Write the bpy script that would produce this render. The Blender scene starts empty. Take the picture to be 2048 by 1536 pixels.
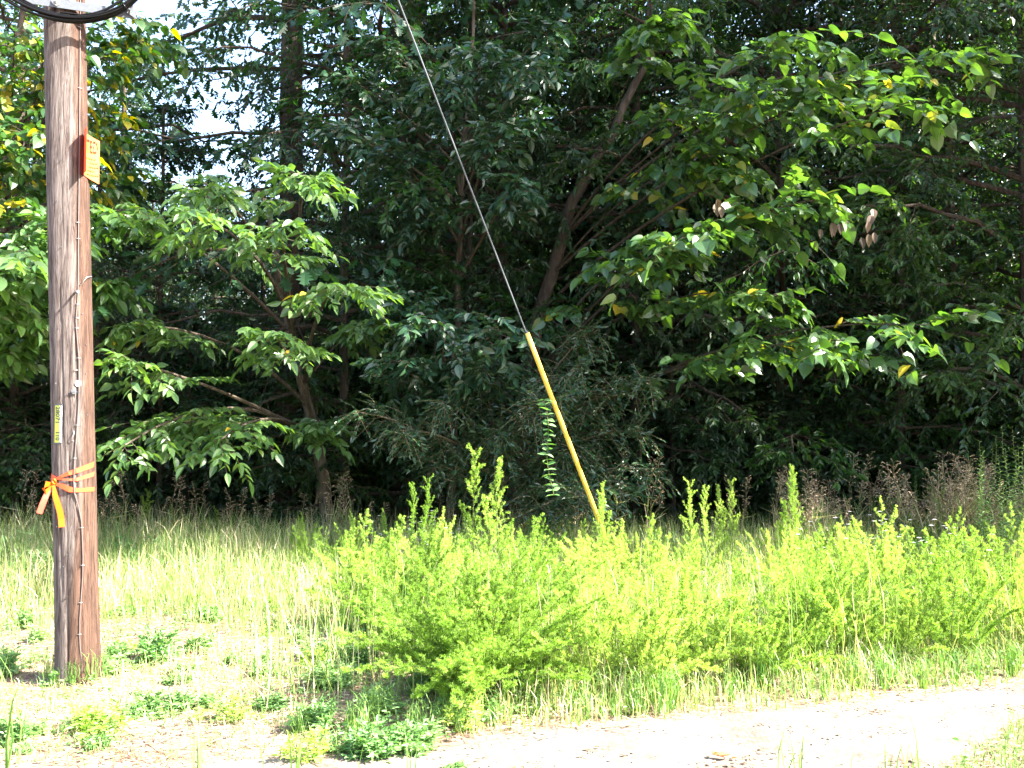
import bpy, math
import numpy as np
from math import radians as R
S = bpy.context.scene
COL = S.collection
# ------------------------------------------------------------------ camera, sky, sun, exposure
F = 2010.0; CX = 1024.0; CYY = 768.0; PITCH = math.atan(75.0 / F); EYE = 1.6
cam = bpy.data.objects.new('camera', bpy.data.cameras.new('camera')); COL.objects.link(cam)
cam.location = (0, 0, EYE); cam.rotation_euler = (math.pi / 2 + PITCH, 0, 0)
cam.data.sensor_width = 36; cam.data.lens = 36 * F / 2048
cam.data.clip_start = 0.05; cam.data.clip_end = 3000
S.camera = cam
SUN_AZ = R(-15); SUN_EL = R(42)          # azimuth from +X
sund = np.array([math.cos(SUN_EL) * math.cos(SUN_AZ), math.cos(SUN_EL) * math.sin(SUN_AZ), math.sin(SUN_EL)])
W = bpy.data.worlds.new('World'); S.world = W; W.use_nodes = True
nt = W.node_tree; bg = nt.nodes['Background']; sky = nt.nodes.new('ShaderNodeTexSky')
sky.sky_type = 'NISHITA'; sky.sun_disc = False; sky.sun_elevation = SUN_EL; sky.sun_rotation = math.pi / 2 - SUN_AZ
sky.dust_density = 2.5; sky.air_density = 1.0
nt.links.new(sky.outputs[0], bg.inputs[0]); bg.inputs[1].default_value = 0.105
from mathutils import Vector
sl = bpy.data.lights.new('sun', 'SUN'); sl.energy = 5.0; sl.angle = R(0.5); sl.color = (1, 0.95, 0.86)
sun = bpy.data.objects.new('sun', sl); COL.objects.link(sun)
sun.rotation_euler = Vector(sund).to_track_quat('Z', 'Y').to_euler(); sun.location = tuple(sund * 50)
S.view_settings.view_transform = 'Standard'; S.view_settings.look = 'None'
S.view_settings.exposure = 3.15; S.view_settings.gamma = 1
S.render.engine = 'CYCLES'
S.cycles.max_bounces = 6; S.cycles.diffuse_bounces = 3; S.cycles.glossy_bounces = 2
S.cycles.transmission_bounces = 4; S.cycles.transparent_max_bounces = 4

def pix(px, py, Y):
    "the place at distance Y (m) in front of the viewer that is seen at px,py of the 2048 px photograph"
    u = (px - CX) / F; v = (CYY - py) / F
    c, s = math.cos(PITCH), math.sin(PITCH)
    d = np.array([u, c - v * s, s + v * c]); d *= Y / d[1]
    return np.array([d[0], d[1], d[2] + EYE])
def toward(x0, px):            # x at a distance for an image column
    return (px - CX) / F * x0

# ------------------------------------------------------------------ helpers
def tag(o, label=None, cat=None, group=None, kind=None):
    if label: o['label'] = label
    if cat: o['category'] = cat
    if group: o['group'] = group
    if kind: o['kind'] = kind
    return o
def empty(name, loc=(0, 0, 0)):
    o = bpy.data.objects.new(name, None); COL.objects.link(o); o.location = tuple(loc); o.empty_display_size = .2
    return o
def link(name, me, parent=None):
    o = bpy.data.objects.new(name, me); COL.objects.link(o)
    if parent is not None: o.parent = parent
    return o
def mesh(name, V, Fs, mats, midx=None, attrs=None, smooth=False):
    "V (n,3); Fs list of (m,k) index arrays"
    V = np.ascontiguousarray(V, dtype=np.float32)
    me = bpy.data.meshes.new(name)
    Fs = [np.asarray(f, dtype=np.int32) for f in Fs if len(f)]
    loops = np.concatenate([f.ravel() for f in Fs])
    tot = np.concatenate([np.full(len(f), f.shape[1], dtype=np.int32) for f in Fs])
    st = np.concatenate([[0], np.cumsum(tot)[:-1]]).astype(np.int32)
    me.vertices.add(len(V)); me.vertices.foreach_set('co', V.ravel())
    me.loops.add(len(loops)); me.loops.foreach_set('vertex_index', loops)
    me.polygons.add(len(tot)); me.polygons.foreach_set('loop_start', st)
    me.polygons.foreach_set('loop_total', tot)
    if midx is not None: me.polygons.foreach_set('material_index', np.asarray(midx, dtype=np.int32))
    me.polygons.foreach_set('use_smooth', np.full(len(tot), smooth, dtype=bool))
    for m in mats: me.materials.append(m)
    me.update(calc_edges=True)
    for k, a in (attrs or {}).items():
        at = me.attributes.new(k, 'FLOAT', 'POINT'); at.data.foreach_set('value', np.ascontiguousarray(a, dtype=np.float32))
    return me
def norm(a): return a / (np.linalg.norm(a, axis=-1, keepdims=True) + 1e-9)
def tubes(P, Rd, sides=5, cap=True):
    "P (N,K,3) centre lines, Rd (N,K) radii -> V,F"
    P = np.asarray(P, float); N, K, _ = P.shape; Rd = np.broadcast_to(Rd, (N, K))
    T = norm(np.gradient(P, axis=1)) if K > 2 else norm(np.repeat(P[:, 1:] - P[:, :1], K, axis=1))
    mt = norm(T.mean(axis=1)); ref = np.where(np.abs(mt[:, 2:3]) > .8, np.array([[1., 0, 0]]), np.array([[0, 0, 1.]]))
    U = norm(np.cross(T, ref[:, None, :])); Wv = np.cross(U, T)
    a = np.arange(sides) * 2 * math.pi / sides
    V = P[:, :, None, :] + Rd[:, :, None, None] * (U[:, :, None, :] * np.cos(a)[None, None, :, None] + Wv[:, :, None, :] * np.sin(a)[None, None, :, None])
    idx = np.arange(N * K * sides).reshape(N, K, sides); nx = np.roll(idx, -1, axis=2)
    Fq = np.stack([idx[:, :-1], nx[:, :-1], nx[:, 1:], idx[:, 1:]], -1).reshape(-1, 4)
    return V.reshape(-1, 3), Fq
class Geo:
    def __init__(s): s.V = []; s.F = {}; s.n = 0; s.M = {}; s.A = []
    def add(s, V, Fa, mat=0, rnd=None):
        V = np.asarray(V, float).reshape(-1, 3); Fa = np.asarray(Fa, dtype=np.int64)
        s.V.append(V); s.F.setdefault((Fa.shape[1]), []).append(Fa + s.n); s.M.setdefault(Fa.shape[1], []).append(np.full(len(Fa), mat))
        s.A.append(np.zeros(len(V)) if rnd is None else rnd); s.n += len(V); return s
    def tube(s, pts, r, sides=8, mat=0):
        pts = np.asarray(pts, float); V, Fq = tubes(pts[None], np.broadcast_to(r, (1, len(pts))), sides)
        s.add(V, Fq, mat)
        K = len(pts)
        s.add(V[:sides], np.array([[i for i in range(sides)][::-1]]), mat); s.add(V[(K - 1) * sides:], np.array([list(range(sides))]), mat); return s
    def box(s, c, sz, rot=None, mat=0):
        h = np.asarray(sz) / 2.; v = np.array([[x, y, z] for x in (-1, 1) for y in (-1, 1) for z in (-1, 1)]) * h
        if rot is not None: v = v @ np.asarray(rot).T
        s.add(v + np.asarray(c), [[0, 1, 3, 2], [4, 6, 7, 5], [0, 4, 5, 1], [2, 3, 7, 6], [0, 2, 6, 4], [1, 5, 7, 3]], mat); return s
    def build(s, name, mats, parent=None, smooth=False):
        V = np.concatenate(s.V); Fs = []; M = []
        for k in s.F: Fs.append(np.concatenate(s.F[k])); M.append(np.concatenate(s.M[k]))
        me = mesh(name, V, Fs, mats if isinstance(mats, list) else [mats], np.concatenate(M), {'rnd': np.concatenate(s.A)}, smooth)
        return link(name, me, parent)

# ------------------------------------------------------------------ leaf templates (x across, y base->tip, z up), triangles
def T_(v, f): return np.array(v, float), np.array(f, int)
LEAF2 = T_([(0, 0, 0), (-.26, .45, .07), (0, 1, -.06), (.26, .45, .07)], [(0, 1, 2), (0, 2, 3)])
LEAF4 = T_([(0, 0, 0), (-.24, .3, .05), (-.19, .65, .03), (0, 1, -.12), (.19, .65, .03), (.24, .3, .05)], [(0, 1, 3), (1, 2, 3), (0, 3, 5), (5, 3, 4)])
def ovate(w, curl=.16, fold=.1, heart=False):
    ys = [0, .12, .3, .5, .7, .86, 1.0]; ws = [0, .62, 1, .95, .68, .3, 0]
    if heart: ws = [0, .85, 1, .9, .62, .24, 0]
    v = []; 
    for y, k in zip(ys, ws):
        z = -curl * y * y
        v += [(-w * k, y - (.06 if heart and y == .12 else 0), z + fold * k), (0, y, z), (w * k, y - (.06 if heart and y == .12 else 0), z + fold * k)]
    f = []
    for i in range(6):
        a = 3 * i
        for j in (0, 1):
            f += [(a + j, a + j + 1, a + j + 4), (a + j, a + j + 4, a + j + 3)]
    return T_(v, f)
OV = ovate(.25); OVW = ovate(.36, .2, .08, True); OVN = ovate(.2, .12, .12)
def oakleaf():
    side = [(0, 0), (.05, .14), (.2, .22), (.1, .32), (.33, .45), (.13, .52), (.36, .68), (.14, .73), (.2, .9), (0, 1)]
    v = [(-x, y, -.12 * y * y + .2 * x) for x, y in side] + [(x, y, -.12 * y * y + .2 * x) for x, y in side] + [(0, .32, 0), (0, .73, -.06)]
    c1, c2 = 20, 21; f = []
    for o, s in ((0, 1), (10, -1)):
        for i in range(9):
            c = c1 if i < 5 else c2
            f.append((c, o + i, o + i + 1)[::s])
        f.append((c1, o + 5, c2)[::s])
    return T_(v, f)
OAK = oakleaf()
NEEDLE = T_([(-.06, 0, 0), (.06, 0, 0), (0, 1, 0)], [(0, 1, 2)])
BLADE = T_([(-.5, 0, 0), (.5, 0, 0), (-.42, .4, .02), (.42, .4, .02), (-.25, .75, .14), (.25, .75, .14), (0, 1, .34)],
           [(0, 1, 3), (0, 3, 2), (2, 3, 5), (2, 5, 4), (4, 5, 6)])
BLADE2 = T_([(-.5, 0, 0), (.5, 0, 0), (-.46, .35, .04), (.46, .35, .04), (-.36, .6, .2), (.36, .6, .2), (-.2, .66, .45), (.2, .66, .45), (0, .55, .7)],
            [(0, 1, 3), (0, 3, 2), (2, 3, 5), (2, 5, 4), (4, 5, 7), (4, 7, 6), (6, 7, 8)])
def scatter(P, D, Nn, size, T, rnd, wscale=None):
    "leaf template at every P, tip along D, facing about Nn"
    P = P.reshape(-1, 3); D = norm(D.reshape(-1, 3)); Nn = Nn.reshape(-1, 3); size = np.broadcast_to(size, (len(P),))
    X = norm(np.cross(D, Nn)); Z = np.cross(X, D)
    tv, tf = T
    if wscale is None: wscale = size
    V = P[:, None] + X[:, None] * (tv[None, :, 0:1] * np.broadcast_to(wscale, (len(P),))[:, None, None]) \
        + D[:, None] * (tv[None, :, 1:2] * size[:, None, None]) + Z[:, None] * (tv[None, :, 2:3] * size[:, None, None])
    k = len(tv); Fa = tf[None] + (np.arange(len(P)) * k)[:, None, None]
    return V.reshape(-1, 3), Fa.reshape(-1, 3), np.repeat(rnd, k)

# ------------------------------------------------------------------ materials
def newmat(name):
    m = bpy.data.materials.new(name); m.use_nodes = True; n = m.node_tree
    return m, n, n.nodes['Principled BSDF'], n.nodes['Material Output']
def ramp(n, cols, src):
    r = n.nodes.new('ShaderNodeValToRGB'); e = r.color_ramp.elements
    while len(e) > 1: e.remove(e[-1])
    e[0].position = cols[0][0]; e[0].color = (*cols[0][1], 1)
    for p, c in cols[1:]: x = e.new(p); x.color = (*c, 1)
    n.links.new(src, r.inputs[0]); return r.outputs[0]
def leafmat(name, cols, trans=.38, rough=.42, spec=.5, tcol=(1.5, 1.6, .35), vary=.22):
    m, n, p, out = newmat(name)
    a = n.nodes.new('ShaderNodeAttribute'); a.attribute_name = 'rnd'
    c0 = ramp(n, cols, a.outputs['Fac']); oi = n.nodes.new('ShaderNodeObjectInfo'); hs = n.nodes.new('ShaderNodeHueSaturation')
    for k_, lo, hi in (('Value', 1 - vary, 1 + vary), ('Hue', .5 + vary * .05, .5 - vary * .07), ('Saturation', 1 + vary * .3, 1 - vary * .3)):
        r_ = n.nodes.new('ShaderNodeMapRange'); r_.inputs[3].default_value = lo; r_.inputs[4].default_value = hi; n.links.new(oi.outputs['Random'], r_.inputs[0]); n.links.new(r_.outputs[0], hs.inputs[k_])
    n.links.new(c0, hs.inputs['Color']); c = hs.outputs[0]; n.links.new(c, p.inputs['Base Color'])
    p.inputs['Roughness'].default_value = rough; p.inputs['Specular IOR Level'].default_value = spec
    tr = n.nodes.new('ShaderNodeBsdfTranslucent'); mx = n.nodes.new('ShaderNodeMix'); mx.data_type = 'RGBA'; mx.blend_type = 'MULTIPLY'
    mx.inputs[0].default_value = 1; n.links.new(c, mx.inputs[6]); mx.inputs[7].default_value = (*tcol, 1)
    n.links.new(mx.outputs[2], tr.inputs[0])
    ms = n.nodes.new('ShaderNodeMixShader'); ms.inputs[0].default_value = trans
    n.links.new(p.outputs[0], ms.inputs[1]); n.links.new(tr.outputs[0], ms.inputs[2]); n.links.new(ms.outputs[0], out.inputs[0])
    return m
def noise(n, scale, detail=4, vec=None, rough=.55, dist=0):
    t = n.nodes.new('ShaderNodeTexNoise'); t.inputs['Scale'].default_value = scale; t.inputs['Detail'].default_value = detail
    t.inputs['Roughness'].default_value = rough; t.inputs['Distortion'].default_value = dist
    if vec is not None: n.links.new(vec, t.inputs['Vector'])
    return t.outputs['Fac']
def objvec(n, sc=(1, 1, 1)):
    c = n.nodes.new('ShaderNodeTexCoord'); mp = n.nodes.new('ShaderNodeMapping'); mp.inputs['Scale'].default_value = sc
    n.links.new(c.outputs['Object'], mp.inputs[0]); return mp.outputs[0]
def bump(n, p, h, strength=.5, dist=.01):
    b = n.nodes.new('ShaderNodeBump'); b.inputs['Strength'].default_value = strength; b.inputs['Distance'].default_value = dist
    n.links.new(h, b.inputs['Height']); n.links.new(b.outputs[0], p.inputs['Normal'])
def simple(name, col, rough=.5, metal=0., spec=.5):
    m, n, p, o = newmat(name); v = objvec(n); f = noise(n, 40, 3, v)
    c = ramp(n, [(.3, tuple(x * .82 for x in col)), (.7, tuple(min(1, x * 1.12) for x in col))], f)
    n.links.new(c, p.inputs['Base Color']); p.inputs['Roughness'].default_value = rough; p.inputs['Metallic'].default_value = metal
    p.inputs['Specular IOR Level'].default_value = spec
    return m
M = {}
g1, g2, g3 = (.018, .056, .016), (.032, .085, .02), (.055, .125, .027)
YEL = (.42, .33, .02)
M['elm'] = leafmat('elm_leaf', [(0, (.035, .09, .025)), (.45, (.06, .14, .034)), (.9, (.1, .2, .05)), (.965, (.14, .21, .04)), (.985, YEL)], rough=.36, trans=.46, spec=.85)
M['basswood'] = leafmat('basswood_leaf', [(0, (.024, .068, .02)), (.45, (.042, .105, .028)), (.88, (.075, .155, .038)), (.915, (.2, .24, .03)), (.94, YEL)], rough=.32, trans=.46, spec=.8)
M['yellowing'] = leafmat('yellowing_leaf', [(0, (.03, .08, .02)), (.62, (.06, .13, .03)), (.74, (.17, .2, .03)), (.84, (.34, .27, .02)), (1, (.46, .32, .02))], trans=.46, spec=.7)
M['glossy'] = leafmat('glossy_leaf', [(0, (.014, .045, .022)), (.5, (.024, .066, .03)), (1, (.04, .09, .036))], trans=.25, rough=.33, spec=.6)
M['forest'] = leafmat('forest_leaf', [(0, g1), (.5, g2), (.95, g3), (.985, (.12, .19, .03)), (1, (.3, .28, .03))], trans=.5)
M['forest_dark'] = leafmat('dark_leaf', [(0, (.01, .034, .015)), (.5, (.018, .052, .019)), (1, (.036, .085, .026))], rough=.36, trans=.45)
M['oak'] = leafmat('oak_leaf', [(0, (.016, .05, .022)), (.6, (.026, .072, .03)), (1, (.04, .1, .035))], trans=.28, rough=.36)
M['fennel'] = leafmat('fennel_leaf', [(0, (.16, .28, .035)), (.5, (.27, .42, .07)), (1, (.42, .56, .18))], trans=.45, rough=.55, spec=.3, tcol=(1.3, 1.3, .5), vary=.3)
M['grass'] = leafmat('grass_blade', [(0, (.07, .16, .03)), (.45, (.14, .26, .05)), (.6, (.26, .34, .1)), (.7, (.42, .38, .2)), (1, (.6, .52, .36))], trans=.35, rough=.5, tcol=(1.25, 1.3, .6))
M['straw'] = leafmat('straw', [(0, (.1, .04, .025)), (.25, (.24, .12, .075)), (.55, (.44, .32, .22)), (1, (.7, .6, .48))], trans=.15, rough=.6, tcol=(1, 1, .8))
M['weed'] = leafmat('weed_leaf', [(0, (.11, .22, .07)), (.5, (.18, .33, .11)), (1, (.27, .42, .17))], trans=.35, rough=.5, tcol=(1.2, 1.3, .5))
M['seed'] = leafmat('seed_head', [(0, (.12, .075, .04)), (.4, (.28, .2, .12)), (1, (.55, .45, .3))], trans=.2, rough=.7, tcol=(1, .9, .6))
M['petal'] = leafmat('petal', [(0, (.75, .7, .75)), (1, (.85, .82, .85))], trans=.3, rough=.6, tcol=(1, 1, 1))
M['dead'] = leafmat('dead_leaf', [(0, (.06, .04, .022)), (.5, (.09, .06, .035)), (1, (.13, .095, .055))], trans=.25, rough=.7, tcol=(1.1, .95, .7))
M['redleaf'] = leafmat('red_dead_leaf', [(0, (.3, .05, .02)), (1, (.42, .1, .04))], trans=.2, rough=.6, tcol=(1, .7, .4))
def barkmat(name, c0, c1, c2, sz=1.0):
    m, n, p, o = newmat(name); v = objvec(n, (14 * sz, 14 * sz, 2.2 * sz)); f = noise(n, 1.6, 8, v, .65, .6)
    v2 = objvec(n, (1, 1, 1)); f2 = noise(n, 2.2, 4, v2)
    mx = n.nodes.new('ShaderNodeMath'); mx.operation = 'MULTIPLY_ADD'; mx.inputs[1].default_value = .4; n.links.new(f2, mx.inputs[0]); n.links.new(f, mx.inputs[2])
    c = ramp(n, [(.45, c0), (.65, c1), (.9, c2)], mx.outputs[0]); n.links.new(c, p.inputs['Base Color'])
    p.inputs['Roughness'].default_value = .9; p.inputs['Specular IOR Level'].default_value = .15; bump(n, p, f, .9, .03); return m
M['bark'] = barkmat('bark', (.02, .014, .01), (.05, .038, .028), (.1, .08, .06))
M['bark_pale'] = barkmat('pale_bark', (.03, .022, .016), (.075, .058, .042), (.14, .115, .085))
M['stem'] = barkmat('green_stem', (.07, .08, .03), (.12, .14, .05), (.18, .2, .08), 3)
M['stem_dry'] = barkmat('dry_stem', (.1, .075, .045), (.2, .16, .1), (.34, .28, .19), 3)

# ------------------------------------------------------------------ plant growth
def bez(A, B, C, K=7):
    t = np.linspace(0, 1, K)[None, :, None]
    return (1 - t) ** 2 * A[:, None] + 2 * t * (1 - t) * B[:, None] + t * t * C[:, None]
def arcs(rng, P0, D, L, K=5, droop=.2, wob=.04):
    t = np.linspace(0, 1, K)[None, :, None]; D = norm(D); L = np.asarray(L)[:, None, None]
    P = P0[:, None] + D[:, None] * L * t; P[..., 2:] -= droop * L * t * t
    w = rng.normal(0, 1, P.shape) * wob * L * t; return P + w
def along(P, s):
    "points and tangents at params s (N,m) on polylines P (N,K,3)"
    N, K, _ = P.shape; x = s * (K - 1); i = np.clip(np.floor(x).astype(int), 0, K - 2); f = (x - i)[..., None]
    r = np.arange(N)[:, None]; A, B = P[r, i], P[r, i + 1]
    return A * (1 - f) + B * f, norm(B - A)
def side_dirs(rng, T, m, ang, vert=.15):
    up = np.array([0, 0, 1.]); X = norm(np.cross(T, up) + 1e-6)
    sg = np.where(np.arange(m) % 2 == 0, 1., -1.)[None, :, None]
    a = ang + rng.normal(0, .15, T.shape[:-1])[..., None]
    return norm(T * np.cos(a) + X * sg * np.sin(a) + up * rng.normal(0, vert, T.shape[:-1])[..., None])
def kids(rng, P, L, m, s0, s1, ang, f, vert=.15, K=4, droop=.15, taper=.55, wob=.04):
    N = len(P); s = np.linspace(s0, s1, m)[None] + rng.uniform(-.5, .5, (N, m)) * (s1 - s0) / m; s = np.clip(s, 0, 1)
    Q, T = along(P, s); D = side_dirs(rng, T, m, ang, vert)
    l = L[:, None] * f * (1 - taper * s) * rng.uniform(.7, 1.25, (N, m))
    l = l.ravel(); return arcs(rng, Q.reshape(-1, 3), D.reshape(-1, 3), l, K, droop, wob), l
def twig_leaves(rng, P, m, size, T, droop=.35, ang=.95, flat=.35, s0=.12, jitter=.25):
    N = len(P); s = np.linspace(s0, 1, m)[None] + rng.uniform(-.3, .3, (N, m)) / m; s = np.clip(s, 0, 1)
    Q, Tn = along(P, s); D = side_dirs(rng, Tn, m, ang, .12); D[:, -1] = Tn[:, -1]
    D = norm(D + np.array([0, 0, -droop]) * rng.uniform(.3, 1.6, (N, m))[..., None])
    Nn = np.array([0, 0, 1.]) + rng.normal(0, flat, (N, m, 3))
    sz = size * rng.uniform(1 - jitter * 1.4, 1 + jitter, N * m) * np.where((np.arange(m) == m - 1), 1.1, 1.)[None].repeat(N, 0).ravel()
    r = np.clip(rng.uniform(0, 1, N * m) * .75 + np.repeat(rng.uniform(0, 1, N), m) * .25, 0, 1)
    return scatter(Q, D, Nn, sz, T, r, sz * rng.uniform(.72, 1.18, N * m))

def crown_from_limbs(seed, G_w, G_l, limbs, Ls, r0, lt, lsize, nb=9, ntw=6, nl=8, brf=.42, twf=.45, s0=.25, droop=.3, ldroop=.35, flat=.35, twmin=.22, vb=.2, vt=.25):
    rng = np.random.default_rng(seed)
    V, Fq = tubes(limbs, r0[:, None] * np.linspace(1, .25, limbs.shape[1])[None], 6); G_w.add(V, Fq)
    B, bl = kids(rng, limbs, Ls, nb, s0, .98, .85, brf, vb, 5, .18)
    V, Fq = tubes(B, (np.clip(bl, .2, 3) * .009)[:, None] * np.linspace(1, .35, 5)[None], 4); G_w.add(V, Fq)
    ext = limbs[:, -3:]; extP = np.stack([ext[:, 0], ext[:, 0] * .5 + ext[:, 1] * .5, ext[:, 1], ext[:, 1] * .5 + ext[:, 2] * .5, ext[:, 2]], 1)
    B = np.concatenate([B, extP]); bl = np.concatenate([bl, Ls * .35])
    Tw, tl = kids(rng, B, bl, ntw, .15, 1., .8, twf, vt, 3, .25, .3)
    # keep twigs a sensible length
    k = np.clip(tl, twmin, .75) / (tl + 1e-6); Tw = Tw[:, :1] + (Tw - Tw[:, :1]) * k[:, None, None]
    V, Fq = tubes(Tw, .0035 * np.linspace(1, .5, 3)[None].repeat(len(Tw), 0), 3); G_w.add(V, Fq)
    V, Fa, r = twig_leaves(rng, Tw, nl, lsize, lt, ldroop, .95, flat); G_l.add(V, Fa, 0, r)
    tip = B[:, 2:]; V, Fa, r = twig_leaves(rng, tip, max(4, nl // 2), lsize, lt, ldroop, .9, flat); G_l.add(V, Fa, 0, r)

def trunk_line(rng, H, lean=(0, 0), K=14, wob=.02):
    t = np.linspace(0, 1, K); P = np.zeros((K, 3)); P[:, 2] = t * H - .15 * (t == 0)
    P[:, 0] = lean[0] * t + np.cumsum(rng.normal(0, wob, K)) * H * .05; P[:, 1] = lean[1] * t + np.cumsum(rng.normal(0, wob, K)) * H * .05
    P[0, :2] = 0; return P
def wood_trim(G, P, r0, r1, sides=14, flare=1.35):
    K = len(P); r = np.linspace(r0, r1, K); r[0] *= flare; V, Fq = tubes(P[None], r[None], sides); G.add(V, Fq)

class Proto:  # a kind of tree: two meshes shared by all its copies
    pass
def forest_proto(seed, H, r0, z0, spread, nl, lt, lsize, mat, bark, nb=8, ntw=5, nlv=7, shape=.6, up=.35, name='crown'):
    rng = np.random.default_rng(seed); p = Proto(); gw, gl, gt = Geo(), Geo(), Geo()
    P = trunk_line(rng, H); wood_trim(gt, P, r0, r0 * .45)
    z = np.linspace(z0, H * .97, nl) + rng.uniform(-.3, .3, nl); s = np.clip(z / H, 0, 1)
    Q, _ = along(P[None], s[None]); Q = Q[0]
    az = np.arange(nl) * 2.4 + rng.normal(0, .35, nl)
    prof = np.where(s < shape, .75 + .25 * s / shape, 1 - .75 * (s - shape) / (1 - shape)); Ls = spread * prof * rng.uniform(.75, 1.15, nl)
    el = up + .5 * (s > .75) * (s - .75) * 4
    D = np.stack([np.cos(az) * np.cos(el), np.sin(az) * np.cos(el), np.sin(el)], -1)
    limbs = arcs(rng, Q, D, Ls, 7, .28, .03)
    crown_from_limbs(seed + 1, gw, gl, limbs, Ls, np.clip(Ls * .014, .012, r0 * .5), lt, lsize, nb, ntw, nlv, flat=.75, vb=.55, vt=.7, s0=.12, ldroop=.45)
    gt_o = gt; 
    p.trunk = gt_o; p.limb = gw; p.leaf = gl; p.H = H
    def me(g, nm, m):
        V = np.concatenate(g.V); Fs = []; 
        for k in g.F: Fs.append(np.concatenate(g.F[k]))
        return mesh(nm, V, Fs, [m], None, {'rnd': np.concatenate(g.A)}, nm == 'trunk')
    p.me = [('trunk', me(gt, 'trunk', bark)), ('branches', me(gw, 'branches', bark)), ('crown', me(gl, 'crown', mat))]
    p.nleaf = sum(len(f) for f in gl.F[3]); return p
def place(p, name, loc, rz, sc, label, cat, group, tilt=(0, 0)):
    r = empty(name, loc); r.rotation_euler = (tilt[0], tilt[1], rz); r.scale = (sc, sc, sc) if not hasattr(sc, '__len__') else sc
    tag(r, label, cat, group)
    for nm, m in p.me: link(nm, m, r)
    return r

# ------------------------------------------------------------------ ground
rg = np.random.default_rng(5)
_fx = rg.uniform(.5, 2.2, (10, 2)); _ph = rg.uniform(0, 6.28, 10); _am = rg.uniform(.003, .012, 10)
def gh(x, y):
    x = np.asarray(x, float); y = np.asarray(y, float); h = np.zeros(np.broadcast(x, y).shape)
    for k in range(10): h = h + _am[k] * np.sin(_fx[k, 0] * x + _fx[k, 1] * y + _ph[k])
    far = np.clip((y - 30) / 60, 0, 1); return h + far * far * 5.0
def pathmask(x, y):   # far and near edges of the pale track
    e = 5.2 + .29 * x + .06 * np.sin(2.3 * x) + .04 * np.sin(5.1 * x + 1)
    nrm = np.where(x > 1.9, 4.62 + .94 * (x - 1.9), 4.62 + .5 * (x - 1.9)) + .06 * np.sin(3.1 * x) + .04 * np.sin(7.3 * x)
    return e, np.minimum(nrm, e - .3)
def grid(xs, ys, f, off=0):
    X, Y = np.meshgrid(xs, ys); Z = f(X, Y) + off; V = np.stack([X, Y, Z], -1).reshape(-1, 3)
    i = np.arange(len(xs) * len(ys)).reshape(len(ys), len(xs)); Fq = np.stack([i[:-1, :-1], i[:-1, 1:], i[1:, 1:], i[1:, :-1]], -1).reshape(-1, 4)
    return V, Fq
def axis(lo, hi, n0, step): 
    a = [0.]; d = step
    while a[-1] < hi:
        a.append(a[-1] + d)
        if a[-1] > n0: d *= 1.15
    b = [-v for v in a[1:] if v < -lo * 1.2]
    return np.array(sorted(b + a))
xs = axis(-900, 900, 9, .15); ys = axis(-200, 1500, 13, .15); ys = ys[ys > -60]
m, n, p, o = newmat('soil_and_litter')
v = objvec(n); f = noise(n, 9, 8, v, .7); f2 = noise(n, 1.1, 4, v)
mth = n.nodes.new('ShaderNodeMath'); mth.operation = 'MULTIPLY_ADD'; mth.inputs[1].default_value = .5; n.links.new(f2, mth.inputs[0]); n.links.new(f, mth.inputs[2])
c = ramp(n, [(.5, (.07, .04, .027)), (.7, (.16, .105, .075)), (.95, (.3, .225, .165))], mth.outputs[0]); n.links.new(c, p.inputs['Base Color'])
p.inputs['Roughness'].default_value = .95; bump(n, p, f, .8, .03)
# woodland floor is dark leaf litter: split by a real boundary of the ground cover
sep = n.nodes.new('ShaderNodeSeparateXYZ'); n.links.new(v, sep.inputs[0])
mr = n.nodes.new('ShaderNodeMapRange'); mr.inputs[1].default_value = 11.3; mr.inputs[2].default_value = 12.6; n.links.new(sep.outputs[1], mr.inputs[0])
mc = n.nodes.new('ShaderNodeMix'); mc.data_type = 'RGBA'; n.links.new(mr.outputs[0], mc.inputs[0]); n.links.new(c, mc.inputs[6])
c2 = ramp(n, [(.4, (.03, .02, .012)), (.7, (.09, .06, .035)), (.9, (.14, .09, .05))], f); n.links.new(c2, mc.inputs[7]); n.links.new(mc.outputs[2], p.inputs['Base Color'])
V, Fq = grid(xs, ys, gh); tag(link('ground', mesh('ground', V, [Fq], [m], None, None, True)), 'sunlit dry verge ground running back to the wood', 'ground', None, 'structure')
m, n, p, o = newmat('pale_gravel'); v = objvec(n); f = noise(n, 45, 6, v, .75); f2 = noise(n, 2.8, 6, v, .7); f3 = n.nodes.new('ShaderNodeMix'); f3.inputs[0].default_value = .5; n.links.new(f, f3.inputs[2]); n.links.new(f2, f3.inputs[3])
c = ramp(n, [(.36, (.05, .03, .02)), (.45, (.1, .072, .055)), (.52, (.16, .13, .108)), (.68, (.32, .28, .245))], f3.outputs[0])
n.links.new(c, p.inputs['Base Color']); p.inputs['Roughness'].default_value = .95; bump(n, p, f, .6, .01)
px_ = np.arange(-7, 9, .12); tt = np.linspace(0, 1, 26)
X = np.repeat(px_[None], 26, 0); e, nn = pathmask(px_, 0); Y = nn[None] + (e - nn)[None] * tt[:, None]
Z = gh(X, Y) + .012 - .03 * (np.abs(tt[:, None] - .5) > .49)
i = np.arange(X.size).reshape(X.shape); Fq = np.stack([i[:-1, :-1], i[:-1, 1:], i[1:, 1:], i[1:, :-1]], -1).reshape(-1, 4)
tag(link('path', mesh('path', np.stack([X, Y, Z], -1).reshape(-1, 3), [Fq], [m], None, None, True)), 'pale sun bleached gravel track crossing the foreground', 'path', None, 'structure')

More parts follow.
